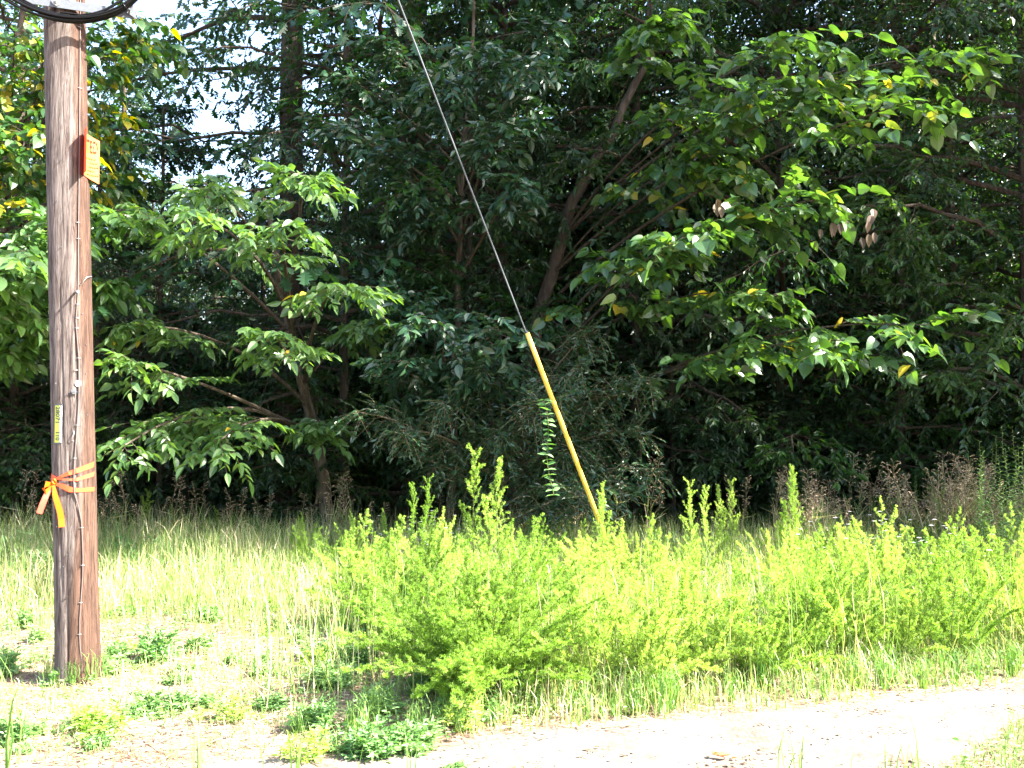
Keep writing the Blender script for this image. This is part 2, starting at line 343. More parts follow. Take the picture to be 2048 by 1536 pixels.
# ------------------------------------------------------------------ utility pole and what hangs on it
PY = 6.4
pb = pix(156, 1345, PY); pb[2] = 0
vd = norm(np.array([pb[0], pb[1], 0.])); e1 = np.array([vd[1], -vd[0], 0]); e2 = -vd   # right and toward the viewer
e1 = e1 if e1[0] > 0 else -e1
def pc(z): return pb + np.array([-.0372 * z, 0, z])
def pr(z): return .1265 - .0012 * z
def pole_z(py):
    z = 1.
    for _ in range(20):
        q = pc(z); v = pix(1024, py, q[1])[2]; z = v
    return z
def surf(px, py, off=0.):
    z = pole_z(py); c = pc(z); cxp = c[0] / c[1] * F / (math.cos(PITCH) + math.sin(PITCH) * 0) + CX
    # lateral offset in the plane facing the viewer
    dc = math.hypot(c[0], c[1]); lat = (px - (CX + F * c[0] / c[1])) / F * c[1] / math.sqrt(1 + (c[0] / c[1]) ** 2)
    s = np.clip(lat / pr(z), -.97, .97); nrm = s * e1 + math.sqrt(1 - s * s) * e2
    return c + nrm * (pr(z) + off), nrm
def wood_pole_mat():
    m, n, p, o = newmat('weathered_pole'); v = objvec(n, (20, 20, 1.5)); f = noise(n, 2.4, 10, v, .74, .7)
    va = objvec(n, (52, 52, 2.0)); fa = noise(n, 2.4, 7, va, .7, .5)
    v2 = objvec(n, (3, 3, .5)); f2 = noise(n, 1.6, 4, v2)
    tc = n.nodes.new('ShaderNodeTexCoord'); geo = n.nodes.new('ShaderNodeVectorMath'); geo.operation = 'DOT_PRODUCT'
    n.links.new(tc.outputs['Object'], geo.inputs[0]); geo.inputs[1].default_value = tuple(e1 * 1.0)
    sp = n.nodes.new('ShaderNodeSeparateXYZ'); n.links.new(tc.outputs['Object'], sp.inputs[0])
    cor = n.nodes.new('ShaderNodeMath'); cor.operation = 'MULTIPLY_ADD'; cor.inputs[1].default_value = .0372 * e1[0]; n.links.new(sp.outputs[2], cor.inputs[0]); n.links.new(geo.outputs['Value'], cor.inputs[2])
    ad = n.nodes.new('ShaderNodeMath'); ad.operation = 'MULTIPLY_ADD'; ad.inputs[1].default_value = .16; n.links.new(f2, ad.inputs[0]); n.links.new(cor.outputs[0], ad.inputs[2])
    # lower pole is browner all over
    lo = n.nodes.new('ShaderNodeMapRange'); lo.inputs[1].default_value = .1; lo.inputs[2].default_value = 1.6; lo.inputs[3].default_value = .09; lo.inputs[4].default_value = 0; n.links.new(sp.outputs[2], lo.inputs[0])
    ad2 = n.nodes.new('ShaderNodeMath'); ad2.operation = 'ADD'; n.links.new(ad.outputs[0], ad2.inputs[0]); n.links.new(lo.outputs[0], ad2.inputs[1])
    side = n.nodes.new('ShaderNodeMapRange'); side.inputs[1].default_value = .095; side.inputs[2].default_value = .145; n.links.new(ad2.outputs[0], side.inputs[0])
    grey = ramp(n, [(.32, (.015, .01, .009)), (.43, (.06, .045, .04)), (.53, (.115, .093, .083)), (.72, (.2, .175, .16))], f)
    red = ramp(n, [(.3, (.014, .008, .006)), (.43, (.044, .024, .017)), (.58, (.088, .05, .035)), (.8, (.15, .095, .068))], f)
    mx = n.nodes.new('ShaderNodeMix'); mx.data_type = 'RGBA'; n.links.new(side.outputs[0], mx.inputs[0]); n.links.new(grey, mx.inputs[6]); n.links.new(red, mx.inputs[7])
    cr = ramp(n, [(.37, (.18, .14, .13)), (.44, (1, 1, 1))], fa); m2 = n.nodes.new('ShaderNodeMix'); m2.data_type = 'RGBA'; m2.blend_type = 'MULTIPLY'; m2.inputs[0].default_value = .8
    n.links.new(mx.outputs[2], m2.inputs[6]); n.links.new(cr, m2.inputs[7]); n.links.new(m2.outputs[2], p.inputs['Base Color'])
    p.inputs['Roughness'].default_value = .85; p.inputs['Specular IOR Level'].default_value = .2
    bump(n, p, f, 1, .012); return m
rng = np.random.default_rng(2)
pole = empty('utility_pole', pb); tag(pole, 'weathered brown wooden utility pole standing in the verge on the left', 'utility pole')
# shaft: many-sided, with vertical checks (grooves) cut into it
NS, NK, HP = 120, 260, 10.9
zz = np.linspace(-.3, HP, NK); th = np.arange(NS) * 2 * math.pi / NS
r = pr(zz)[:, None] * np.ones(NS)[None]
for _ in range(110):
    a0 = rng.uniform(0, 2 * math.pi); z0 = rng.uniform(0, HP); ln = rng.uniform(.15, 1.1); w = rng.uniform(.03, .07); dep = rng.uniform(.002, .008)
    a = a0 + .04 * np.sin(zz * 3 + a0); da = (th[None] - a[:, None] + math.pi) % (2 * math.pi) - math.pi
    r -= dep * np.exp(-(da / w) ** 2) * np.clip(1 - ((zz - z0) / ln) ** 2, 0, 1)[:, None]
# the two long checks the photo shows, one running under the wire, one left of it
for px0, py0, py1, dep in ((152, 560, 1050, .007), (121, 560, 900, .008), (127, 1000, 1200, .008), (168, 100, 500, .005), (138, 620, 1000, .005)):
    z0, z1 = pole_z(py1), pole_z(py0); P0, nn = surf(px0, (py0 + py1) / 2); a0 = math.atan2(nn[1], nn[0])
    a = a0 + .05 * np.sin(zz * 4) ; da = (th[None] - a[:, None] + math.pi) % (2 * math.pi) - math.pi
    r -= dep * np.exp(-(da / .035) ** 2) * (np.clip((zz - z0) * 6, 0, 1) * np.clip((z1 - zz) * 6, 0, 1))[:, None]
r += rng.normal(0, .0004, r.shape) + (.004 * np.sin(th * 2 + 1) + .003 * np.sin(th * 5))[None] + .012 * np.exp(-np.clip(zz, 0, 9) * 5)[:, None]
V = np.stack([-.0372 * zz[:, None] + r * np.cos(th)[None], r * np.sin(th)[None], zz[:, None] * np.ones(NS)[None]], -1).reshape(-1, 3)
i = np.arange(NS * NK).reshape(NK, NS); nx = np.roll(i, -1, 1); Fq = np.stack([i[:-1], nx[:-1], nx[1:], i[1:]], -1).reshape(-1, 4)
link('shaft', mesh('shaft', V, [Fq, np.array([i[-1]])], [wood_pole_mat()], None, None, True), pole)
def onpole(g, name, mat, smooth=True):       # geometry given in world space, parented to the pole
    for k in range(len(g.V)): g.V[k] = g.V[k] - pb
    return g.build(name, mat, pole, smooth)
galv = simple('galvanised_steel', (.07, .078, .09), .55, .2); shiny = simple('staple_metal', (.3, .29, .28), .45, .6)
wirem = simple('brown_ground_wire', (.09, .065, .058), .65, .1)
wpts = [(146, -60), (147, 20), (148, 120), (149, 220), (150, 300), (150.5, 400), (151, 500), (152, 560), (152, 596), (150, 625), (149, 645), (151, 670), (154, 700), (156, 720), (157, 770), (157, 805), (155, 850), (153, 885), (151, 920), (150, 960), (152, 985), (160, 1010), (166, 1040), (168, 1070), (170, 1110), (170, 1150), (168, 1190), (166, 1230), (166, 1265), (168, 1290), (171, 1315), (172, 1340)]
onpole(Geo().tube([surf(a, b, .004)[0] for a, b in wpts], .0042, 6), 'ground_wire', wirem)
for a, b in ((149, 182), (150, 450), (151, 482), (152, 612), (152, 639), (151, 659), (156, 718), (151, 742), (155, 850), (151, 915), (167, 1052), (170, 1126), (167, 1199), (166, 1261), (147, 60)):
    q0, n0 = surf(a - 3.5, b, .001); q1, _ = surf(a + 3.5, b, .001); q2, _ = surf(a - 3, b, .0085); q3, _ = surf(a + 3, b, .0085)
    onpole(Geo().tube([q0, q2, q3, q1], .0022, 5), 'staple', shiny)
# old metal step peg with its long shadow, bent wire ends, nails
q, n0 = surf(146, 590, 0); g = Geo(); g.tube([q - n0 * .01, q + n0 * .085], .007, 8); g.tube([q + n0 * .083, q + n0 * .09], .011, 8); onpole(g, 'peg', galv)
q, n0 = surf(155, 573, 0); g = Geo().tube([q, q + n0 * .012 + e1 * .01, q + n0 * .012 + e1 * .018 + [0, 0, .02], q + n0 * .02 + e1 * .035 + [0, 0, .05], surf(177, 552, .012)[0]], .0022, 5); onpole(g, 'loose_wire', shiny)
q, n0 = surf(149, 868, 0); g = Geo().tube([q + [0, 0, .02], q + n0 * .014, q + n0 * .012 - [0, 0, .015] - e1 * .008, q + n0 * .006 - [0, 0, .04] - e1 * .012, q - [0, 0, .042]], .0025, 5); onpole(g, 'loose_wire', shiny)
for a, b in ((112, 768), (122, 793), (135, 790), (171, 748), (108, 410), (115, 330), (175, 830), (162, 630), (120, 655), (132, 1128), (119, 1050), (140, 1104), (170, 690), (118, 500)):
    q, n0 = surf(a, b, 0); onpole(Geo().tube([q - n0 * .003, q + n0 * .004], .0035, 7), 'nail', shiny if b in (768, 1050) else galv)
# knots and the woodpecker-like notch
def disc(g, q, n0, r, th_, mat=0, k=20, sx=1., sz=1.):
    a = np.arange(k) * 2 * math.pi / k; u = norm(np.cross([0, 0, 1.], n0)); w = np.cross(n0, u)
    f = np.array([q + n0 * th_ + u * math.cos(t) * r * sx + w * math.sin(t) * r * sz for t in a]); b = f - n0 * (th_ + .002)
    V = np.concatenate([f, b]); g.add(V, [[*range(k)]], mat); j = np.arange(k); g.add(V, np.stack([j, (j + 1) % k, (j + 1) % k + k, j + k], -1)[:, ::-1], mat); return g
q, n0 = surf(155.5, 768, .003); onpole(disc(disc(Geo(), q, n0, .019, .003), q, n0, .004, .006), 'round_tag', simple('white_tag', (.8, .8, .78), .35), False)
q, n0 = surf(148, 784, .002); g = Geo(); u = norm(np.cross([0, 0, 1.], n0))
for dz, du, wd in ((.008, -.002, .028), (-.002, 0, .032), (-.012, .002, .026)):
    g.box(q + n0 * .006 + u * du + np.array([0, 0, dz]), (wd, .005, .007), np.stack([u, n0, np.array([0, 0, 1.])], 1))
g.tube([q + n0 * .008 + u * .015 - [0, 0, .004], q + n0 * .02 + u * .028 - [0, 0, .006]], .003, 6); onpole(g, 'metal_clip', galv, False)
onpole(disc(Geo(), *surf(141, 1187, .001), .006, .001, k=9, sx=1.4, sz=.8), 'knot', simple('dark_knot', (.05, .03, .02), .9), False)
# white strap and conduit mouth at the very top of the view
q0, _ = surf(106, 20, .012); g = Geo()
zt = pole_z(14)
g2 = []
for zc in np.linspace(zt, zt + .6, 2):
    for a_ in (103, 112, 124, 137):
        c = pc(zc); cxp = CX + F * c[0] / c[1]; lat = (a_ - cxp) / F * c[1] / math.sqrt(1 + (c[0] / c[1]) ** 2); s = lat / pr(zc)
        g2.append(c + (s * e1 + math.sqrt(max(0, 1 - s * s)) * e2) * (pr(zc) + (.022 if a_ in (112, 124) else .003)))
g.add(np.array(g2), [[0, 1, 5, 4], [1, 2, 6, 5], [2, 3, 7, 6]]); g.add(np.array(g2), [[0, 3, 2, 1]]); onpole(g, 'cable_guard', simple('pale_plastic_guard', (.75, .74, .72), .4), False)

# letters as thin solids
def letters(txt, size, origin, right, up, mat, parent, name, sx=1., depth=.0006, bold=0):
    cu = bpy.data.curves.new(name, 'FONT'); cu.body = txt; cu.size = size; cu.extrude = depth; cu.offset = bold; cu.align_x = 'CENTER'; cu.align_y = 'CENTER'; cu.resolution_u = 3
    t = bpy.data.objects.new(name, cu); COL.objects.link(t); bpy.context.view_layer.update()
    me = bpy.data.meshes.new_from_object(t.evaluated_get(bpy.context.evaluated_depsgraph_get())); bpy.data.objects.remove(t)
    co = np.empty(len(me.vertices) * 3, dtype=np.float32); me.vertices.foreach_get('co', co); co = co.reshape(-1, 3)
    nr = np.cross(right, up); w = np.asarray(origin) + co[:, :1] * sx * right + co[:, 1:2] * up + co[:, 2:3] * nr
    me.vertices.foreach_set('co', w.astype(np.float32).ravel()); me.materials.clear(); me.materials.append(mat); me.update(); return link(name, me, parent)
UP = np.array([0, 0, 1.])
# orange notice: a stiff sheet nailed on the right front of the pole, its left half bent out toward the road
org = leafmat('orange_notice', [(0, (.85, .2, .02)), (1, (.85, .2, .02))], .3, .5, .3, (1.1, .5, .3)); ink = simple('dark_red_ink', (.3, .03, .01), .6)
zt, zb = pole_z(268), pole_z(353); fold, nf = surf(160, 310, .007)
ntc = empty('posted_notice', fold); tag(ntc, 'bright orange notice sheet with dark lettering nailed to the right side of the utility pole', 'notice')
def sheet(name, A, B, bow, z0, z1, extra=None, K=9):
    t = np.linspace(0, 1, K); d = B - A; nb = norm(np.cross(d, UP)); V = []
    for s in t:
        for zc, lo in ((z1, 1), (z0, 0)):
            q = A + d * s + nb * bow * math.sin(math.pi * s); V.append([q[0], q[1], zc + (extra(s, lo) if extra else 0)])
    V = np.array(V); off = nb * .0012; V2 = np.concatenate([V, V + off]) - fold; n_ = len(V); Fc = []
    for k in range(K - 1):
        a = 2 * k; Fc += [[a, a + 1, a + 3, a + 2], [n_ + a, n_ + a + 2, n_ + a + 3, n_ + a + 1], [a, a + 2, n_ + a + 2, n_ + a], [a + 1, n_ + a + 1, n_ + a + 3, a + 3]]
    Fc += [[0, n_, n_ + 1, 1], [n_ - 2, n_ - 1, 2 * n_ - 1, 2 * n_ - 2]]
    me = mesh(name, V2, [Fc], [org], None, {'rnd': np.full(len(V2), .5)}, False); return link(name, me, ntc)
rd = norm(e1 * .82 - e2 * .57); A = fold.copy(); B = fold + rd * .106
sheet('sheet', A, B, -.006, zb, zt, lambda s, lo: -.03 * s if lo else -.035 * s)
fl = fold + e2 * .125 + e1 * .011
sheet('bent_flap', fold - e1 * .001, fl, .006, zb - .0, zt + .005, lambda s, lo: .0)
nrS = norm(np.cross(rd, UP)); nrS = nrS if nrS @ e2 > 0 else -nrS
rdn = norm(rd + UP * -.2 * 0)
mid = A + rd * .055 - fold; hz = zt - zb
letters('TED', .115, mid + nrS * .009 + UP * (zt - fold[2] - .075), rd, UP, ink, ntc, 'lettering', .4, bold=.002)
rl = np.random.default_rng(3)
for k, (w_, c_) in enumerate(((.06, -.01), (.05, .01), (.06, .01), (.06, -.005), (.075, .005))):
    g = Geo(); x = -w_ / 2
    while x < w_ / 2:
        l = rl.uniform(.006, .014); g.box(mid + rd * (c_ + x + l / 2) + nrS * .0085 + UP * (zt - fold[2] - .15 - .026 * k), (l, .0012, .009), np.stack([rd, nrS, UP], 1)); x += l + .003
    g.build('text_line', ink, ntc)
q, n0 = surf(167, 290, .014); g = disc(Geo(), q - fold, norm(nrS), .007, .002, k=10); g.build('nail_head', simple('white_nail', (.8, .8, .8), .3), ntc)

# number plate
pl0, n0 = surf(119.5, 848, .004); plate = empty('number_plate', pl0); tag(plate, 'narrow vertical yellow and white number plate with dark digits on the front of the pole', 'number plate')
u = norm(np.cross(UP, n0)); u = u if u @ e1 > 0 else -u; Rm = np.stack([u, n0, UP], 1); hh = pole_z(808) - pole_z(887)
g = Geo().box((0, 0, 0), (.052, .004, hh), Rm); g.build('backing', galv, plate)
Geo().box(-u * .007 + n0 * .0035, (.034, .003, hh * .92), Rm).build('yellow_strip', simple('yellow_plastic', (.42, .46, .05), .4), plate)
Geo().box(u * .0175 + n0 * .0035, (.013, .003, hh * .9), Rm).build('white_strip', simple('white_plastic', (.82, .82, .8), .35), plate)
blk = simple('black_digit', (.03, .04, .02), .5)
letters('28071', .042, -u * .004 + n0 * .0056 + UP * hh * .22, -UP, u, blk, plate, 'digits', 1.05, bold=.0008)
letters('110', .042, -u * .002 + n0 * .0056 - UP * hh * .29, -UP, u, blk, plate, 'digits', .95, bold=.0008)

# orange flagging ribbon
rib = leafmat('orange_ribbon', [(0, (.85, .12, .02)), (1, (.88, .14, .025))], .35, .45, .4, (1.1, .8, .5))
kz, kn = surf(118, 965, .02); rb = empty('flagging_ribbon', kz); tag(rb, 'orange flagging tape wrapped round the pole with a knot and two loose tails', 'ribbon')
def strip(name, pts, w, wdir=UP, K=None):
    pts = np.asarray(pts); T = norm(np.gradient(pts, axis=0)); V = []; wd = np.broadcast_to(w, (len(pts),)); wdir = np.broadcast_to(wdir, pts.shape)
    for q, t, ww, d in zip(pts, T, wd, wdir):
        d = norm(d - t * (d @ t)); nn_ = np.cross(t, d) * .0006
        V += [q - d * ww / 2 - nn_, q + d * ww / 2 - nn_, q + d * ww / 2 + nn_, q - d * ww / 2 + nn_]
    V = np.array(V) - kz; Fc = []
    for k in range(len(pts) - 1):
        a = 4 * k
        for j in range(4): Fc.append([a + j, a + (j + 1) % 4, a + 4 + (j + 1) % 4, a + 4 + j])
    Fc += [[3, 2, 1, 0], [4 * len(pts) - 4 + j for j in range(4)]]
    return link(name, mesh(name, V, [Fc], [rib], None, {'rnd': np.full(len(V), .5)}, False), rb)
def band(ptsfront, wd, back=True):
    "front points in image px then round the back of the pole to the start"
    P_ = [surf(a, b, .004 if k else .012)[0] for k, (a, b) in enumerate(ptsfront)]; W_ = list(wd)
    z0 = P_[-1][2]; z1 = surf(ptsfront[0][0], ptsfront[0][1])[0][2]; c0 = pc((z0 + z1) / 2)
    a0 = math.atan2((P_[-1] - c0) @ e2, (P_[-1] - c0) @ e1); a1 = math.atan2((P_[0] - c0) @ e2, (P_[0] - c0) @ e1) - 2 * math.pi
    for s in np.linspace(0, 1, 14)[1:]:
        a = a0 + (a1 - a0) * s; z = z0 + (z1 - z0) * s; P_.append(pc(z) + (math.cos(a) * e1 + math.sin(a) * e2) * (pr(z) + .004 + .01 * (s == 1))); W_.append(W_[-1] if s < .8 else W_[-1] * (1.6 - .75 * s))
    strip('band', P_, W_)
band([(117, 955), (126, 951), (140, 945), (155, 940), (170, 935), (185, 930), (189, 928)], [.008, .014, .024, .03, .034, .034, .034])
band([(117, 956), (128, 956), (142, 957), (156, 957), (170, 953), (185, 949), (190, 947)], [.006, .01, .014, .02, .026, .028, .028])
band([(120, 966), (130, 970), (142, 976), (154, 978), (170, 978), (185, 978), (190, 978)], [.016, .03, .034, .026, .026, .028, .028])
def free(a, b, off): q, nn_ = surf(a, b, off); return q
strip('tail', [free(119, 968, .03), free(122, 985, .035), free(125, 1000, .03), free(129, 1020, .022), free(131, 1035, .02), free(133, 1049, .026)], [.014, .03, .034, .036, .036, .036], e1 + UP * .1)
q = free(116, 968, .03); strip('tail', [q, q - e1 * .02 - UP * .035 + e2 * .01, q - e1 * .038 - UP * .08 + e2 * .02, q - e1 * .052 - UP * .12 + e2 * .02, q - e1 * .068 - UP * .17 + e2 * .015], [.014, .03, .034, .036, .034], e1 * .9 + UP * .3)
q = free(116, 966, .028); strip('bow_loop', [q, q - e1 * .03 + UP * .005 + e2 * .01, q - e1 * .05 - UP * .02 + e2 * .02, q - e1 * .035 - UP * .045 + e2 * .02, q - UP * .01 + e2 * .005], [.02, .035, .035, .03, .012], UP + e1 * .2)
kg = Geo(); a = np.linspace(0, 2 * math.pi, 14); kq = free(117.5, 961, .022) - kz
kg.tube([kq + e1 * .008 * math.cos(t) + UP * .014 * math.sin(t) + e2 * .006 * math.sin(2 * t) for t in a], .0075, 8); kg.build('knot', rib, rb, True)

# cable storage bracket and coil
bz = pole_z(27); bc = pc(bz) + e2 * (pr(bz) + .035)
br = empty('cable_bracket', bc); tag(br, 'galvanised crossbar bracket bolted across the pole behind the black cable coil', 'bracket')
Rb = np.stack([e1, e2, UP], 1); tl_ = norm(e1 + UP * -.0)
g = Geo().box((0, .0, 0), (.86, .006, .055), Rb); g.box(e2 * -.02 + UP * .026, (.86, .034, .005), Rb); g.build('crossbar', galv, br)
for sgn in (-1, 1):
    g = Geo(); q = e1 * (.385 * sgn) + e2 * .012
    V = np.array([q + UP * .17 - e1 * .05 * sgn, q + UP * .17 - e1 * .012 * sgn, q - UP * .035 + e1 * .05 * sgn, q + UP * .0 - e1 * .012 * sgn]); V = np.concatenate([V, V + e2 * .006])
    g.add(V, [[0, 1, 2, 3], [7, 6, 5, 4], [0, 4, 5, 1], [1, 5, 6, 2], [2, 6, 7, 3], [3, 7, 4, 0]]); g.tube([q - UP * .005 + e2 * .005, q - UP * .005 + e2 * .09], .006, 8); g.build('end_plate', galv, br)
g = Geo(); q0 = e2 * .004 - e1 * .045 + UP * .005
a = np.arange(7) * math.pi / 3
g.tube([q0, q0 + e2 * .008], .024, 18); g.tube([q0 + e2 * .008, q0 + e2 * .022], .013, 6); g.tube([q0 + e2 * .02, q0 + e2 * .034], .007, 8); g.build('bolt', shiny, br)
blkc = simple('black_cable', (.002, .002, .0022), .3, 0, .16)
cr_ = .56; cc = pc(bz) + e2 * (pr(bz) + .075); cc[2] = pix(130, 46, cc[1])[2] + cr_ * .97; cc = cc - e1 * .02
coil = empty('cable_coil', cc); tag(coil, 'coil of shiny black cable hanging in loops at the top of the pole', 'cable coil')
rngc = np.random.default_rng(9)
for k in range(11):
    rr = cr_ + (-.005 - .0085 * (k % 6)) + rngc.normal(0, .003); dp = (k // 6) * .02 + rngc.uniform(0, .012); ph = rngc.uniform(0, 6); t = np.linspace(0, 2 * math.pi, 97); tl = rngc.normal(0, .02)
    pts = np.array([e1 * rr * math.sin(x) * (1.02 + .02 * math.sin(ph)) - UP * rr * math.cos(x) * .97 + e1 * tl * math.cos(x) + e2 * (dp + .008 * math.sin(3 * x + ph)) for x in t])
    Geo().tube(pts, (.0078 if k % 3 else .006), 8).build('loop', blkc, coil, True)
for sgn in (-1, 1):
    g = Geo(); x = sgn * .75; q = e1 * cr_ * math.sin(x) * .97 - UP * cr_ * math.cos(x) * .94 + e2 * .012
    tv = norm(e1 * math.cos(x) + UP * math.sin(x)); rv = norm(q - e2 * (q @ e2)); t = np.linspace(0, 2 * math.pi, 13)
    g.tube([q + rv * .036 * math.cos(s) + e2 * .03 * math.sin(s) for s in t], .003, 5); g.build('cable_tie', blkc, coil, True)
Geo().tube([e1 * .0 + UP * (-.49) + e2 * .03, e1 * .12 - UP * .487 + e2 * .03, e1 * .24 - UP * .45 + e2 * .03, e1 * .34 - UP * .36 + e2 * .03, e1 * .3 - UP * .1, e1 * .1 + UP * .3], .006, 8).build('loop', blkc, coil, True)

# guy wire with yellow guard
an = np.array([1.0, 9.8, .12]); tp = pc(10.4) + np.array([.08, .08, 0])
an = pix(1228, 1120, 9.8); tpd = tp - an
guy = empty('guy_wire', an); tag(guy, 'thin steel guy wire slanting down into its yellow guard among the fennel', 'guy wire')
t = np.linspace(0, 1, 40)[:, None]; line = an + tpd * t - np.array([0, 0, 1]) * .10 * (4 * t * (1 - t)) * .25
def strand(rad, off, ph, k=2600, turns=330):
    t = np.linspace(0, 1, k)[:, None]; base = tpd * t - np.array([0, 0, 1]) * .025 * (4 * t * (1 - t)); d = norm(tpd); u_ = norm(np.cross(d, [0, 1, 0])); w_ = np.cross(d, u_)
    a_ = t * turns * 2 * math.pi + ph; return base + u_ * np.cos(a_) * off + w_ * np.sin(a_) * off
Geo().tube(line - an, .0062, 8).build('wire', galv, guy, True)
for k in range(3): Geo().tube(strand(.004, .0045, k * 2.094)[:2600], .0035, 4).build('wire_strand', galv, guy, True)
gt0 = .0; d = norm(tpd); Lg = 0.
q = pix(1057, 668, 9.04); Lg = np.linalg.norm(q - an)
ym = leafmat('yellow_guard', [(0, (.6, .4, .03)), (1, (.6, .4, .03))], .08, .35, .5, (1, .8, .3)); u_ = norm(np.cross(d, [0, 1, 0])); w_ = np.cross(u_, d); w_ = w_ if w_[1] < 0 else -w_
a = np.linspace(-2.5, 2.5, 15); prof = [(math.sin(x) * .022, math.cos(x) * .018) for x in a]; prof2 = [(x * .84, y * .84) for x, y in prof[::-1]]; loop = prof + prof2
ks = np.linspace(-.25, 1, 12) * Lg; V = np.array([d * s + u_ * x + w_ * (y) for s in ks for x, y in loop]); n_ = len(loop); i = np.arange(len(V)).reshape(len(ks), n_); nx = np.roll(i, -1, 1)
Fq = np.stack([i[:-1], nx[:-1], nx[1:], i[1:]], -1).reshape(-1, 4); caps = [[i[-1][k], i[-1][k + 1], i[-1][n_ - 2 - k], i[-1][n_ - 1 - k]] for k in range(14)]
link('guard', mesh('guard', V, [Fq, np.array(caps)], [ym], None, {'rnd': np.full(len(V), .5)}, True), guy)
g = Geo(); g.tube([d * (Lg - .02) + w_ * -.004, d * (Lg + .015)], .012, 8); g.build('clamp', galv, guy)
g = Geo(); g.tube([-d * .5, d * .05], .011, 8); g.build('anchor_rod', galv, guy)
# ------------------------------------------------------------------ the wood
import time; _t0 = time.time()
PA = forest_proto(11, 13, .1, .9, 3.6, 46, LEAF4, .112, M['forest'], M['bark'], nb=9, ntw=6, nlv=8)
PB = forest_proto(12, 12, .09, .7, 3.4, 46, LEAF4, .1, M['forest_dark'], M['bark'], nb=9, ntw=6, nlv=8, up=.2)
PO = forest_proto(13, 15, .24, 2.2, 4.2, 38, OAK, .15, M['oak'], M['bark'], nb=7, ntw=5, nlv=5, up=.25)
PF = forest_proto(14, 20, .22, 2.5, 5.0, 50, LEAF2, .17, M['forest'], M['bark'], nb=9, ntw=6, nlv=7)
PF2 = forest_proto(15, 18, .2, 1.5, 5.0, 50, LEAF2, .16, M['forest_dark'], M['bark'], nb=9, ntw=6, nlv=7)
PS = forest_proto(16, 3.4, .022, .15, 1.5, 26, LEAF4, .1, M['forest'], M['stem_dry'], nb=6, ntw=4, nlv=6)
PS2 = forest_proto(17, 2.8, .02, .1, 1.3, 28, LEAF4, .075, M['forest_dark'], M['bark'], nb=7, ntw=4, nlv=7)
ORD = ['first', 'second', 'third', 'fourth', 'fifth', 'sixth', 'seventh', 'eighth', 'ninth', 'tenth', 'eleventh', 'twelfth', 'thirteenth', 'fourteenth', 'fifteenth', 'sixteenth', 'seventeenth', 'eighteenth', 'nineteenth', 'twentieth']
def number(objs):            # tells look-alikes apart by their order across the view
    objs = sorted(objs, key=lambda o: o.location.x / o.location.y)
    for k, o in enumerate(objs): o['label'] = (ORD[k] + ' from the left of the ' if len(objs) > 1 else '') + o['label']
def put(p, px, Y, rz, sc, nm, label, cat, group, dx=0):
    x = toward(Y, px) + dx; return place(p, nm, (x, Y, float(gh(x, Y)) - .05), rz, sc, label, cat, group)
PO2 = forest_proto(19, 16, .25, 7.1, 3.6, 24, OAK, .16, M['oak'], M['bark'], nb=7, ntw=5, nlv=6, up=.25)
PT = forest_proto(18, 22, .2, 13.2, 3.1, 30, LEAF4, .15, M['forest'], M['bark'], nb=8, ntw=5, nlv=7, up=.3)  # crown set high to shade the edge trees and leave the verge sunny
r_ = np.random.default_rng(21)
TG = 'trees deep in the wood'; TL = 'leafy shaded tree standing in the dark depth of the wood'
pts = []
def free_spot(x, y, d):
    for a, b in pts:
        if (a - x) ** 2 + (b - y) ** 2 < d * d: return False
    return True
tries = 0
while len(pts) < 60 and tries < 6000:
    tries += 1; y = 15.5 + 52 * r_.uniform() ** 1.15; x = r_.uniform(-1, 1) * (.56 * y + 4)
    if not free_spot(x, y, 2.2 + .06 * (y - 15)): continue
    u = x / y
    gap = abs(x + .27 * y) < 5.2 or abs(x - .345 * y) < 2.2 and y > 19
    pts.append((x, y)); 
    if y < 24: p = [PA, PB, PO][r_.integers(0, 3)]; s = r_.uniform(.8, 1.05)
    else: p = [PF, PF2][r_.integers(0, 2)]; s = r_.uniform(.75, 1.1)
    if gap: p = PB; s = (1.6 + (.235 if x < 0 else .17) * y) / 12.2
    kd = {id(PA): 'medium green leafy', id(PB): 'dark leaved', id(PO): 'lobe leaved oak', id(PF): 'tall pale green', id(PF2): 'tall dark green'}[id(p)]
    sd = 'left' if u < -.17 else ('middle' if u < .17 else 'right'); dp = 'just inside' if y < 21 else ('well inside' if y < 38 else 'far back in')
    place(p, 'woodland_tree', (x, y, float(gh(x, y)) - .05), r_.uniform(0, 6.28), s, '%s tree %s the %s part of the wood' % (kd, dp, sd), 'tree', '%s trees %s the %s part of the wood' % (kd, dp, sd))
pts2 = []
UG = 'undergrowth shrubs in the shade of the wood'; UL = 'dark leafy undergrowth shrub in the shade of the wood'
tries = 0
while len(pts2) < 150 and tries < 8000:
    tries += 1; y = 12.6 + 34 * r_.uniform() ** 1.3; x = r_.uniform(-1, 1) * (.54 * y + 2)
    if any((a - x) ** 2 + (b - y) ** 2 < 1.1 for a, b in pts2): continue
    pts2.append((x, y)); s = r_.uniform(.7, 1.25) * (1 + .02 * (y - 12)); 
    _q = [PS, PS2][r_.integers(0, 2)]; place(_q, 'undergrowth_shrub', (x, y, float(gh(x, y)) - .03), r_.uniform(0, 6.28), (s * 1.1, s * 1.1, s * .9),
        '%s undergrowth shrub %s on the %s' % ('pale leaved' if _q is PS else 'dark small leaved', 'at the foot of the wood' if y < 15 else ('between the nearer trunks' if y < 22 else 'deep in the shade'), 'left' if x / y < -.17 else ('centre' if x / y < .17 else 'right')), 'shrub', 'undergrowth shrubs of the wood, %s %d' % ('pale' if _q is PS else 'dark', int(y > 15) + int(y > 22) + 3 * (int(x / y > -.17) + int(x / y > .17))))
_n = 0; _t = 0; pts3 = []
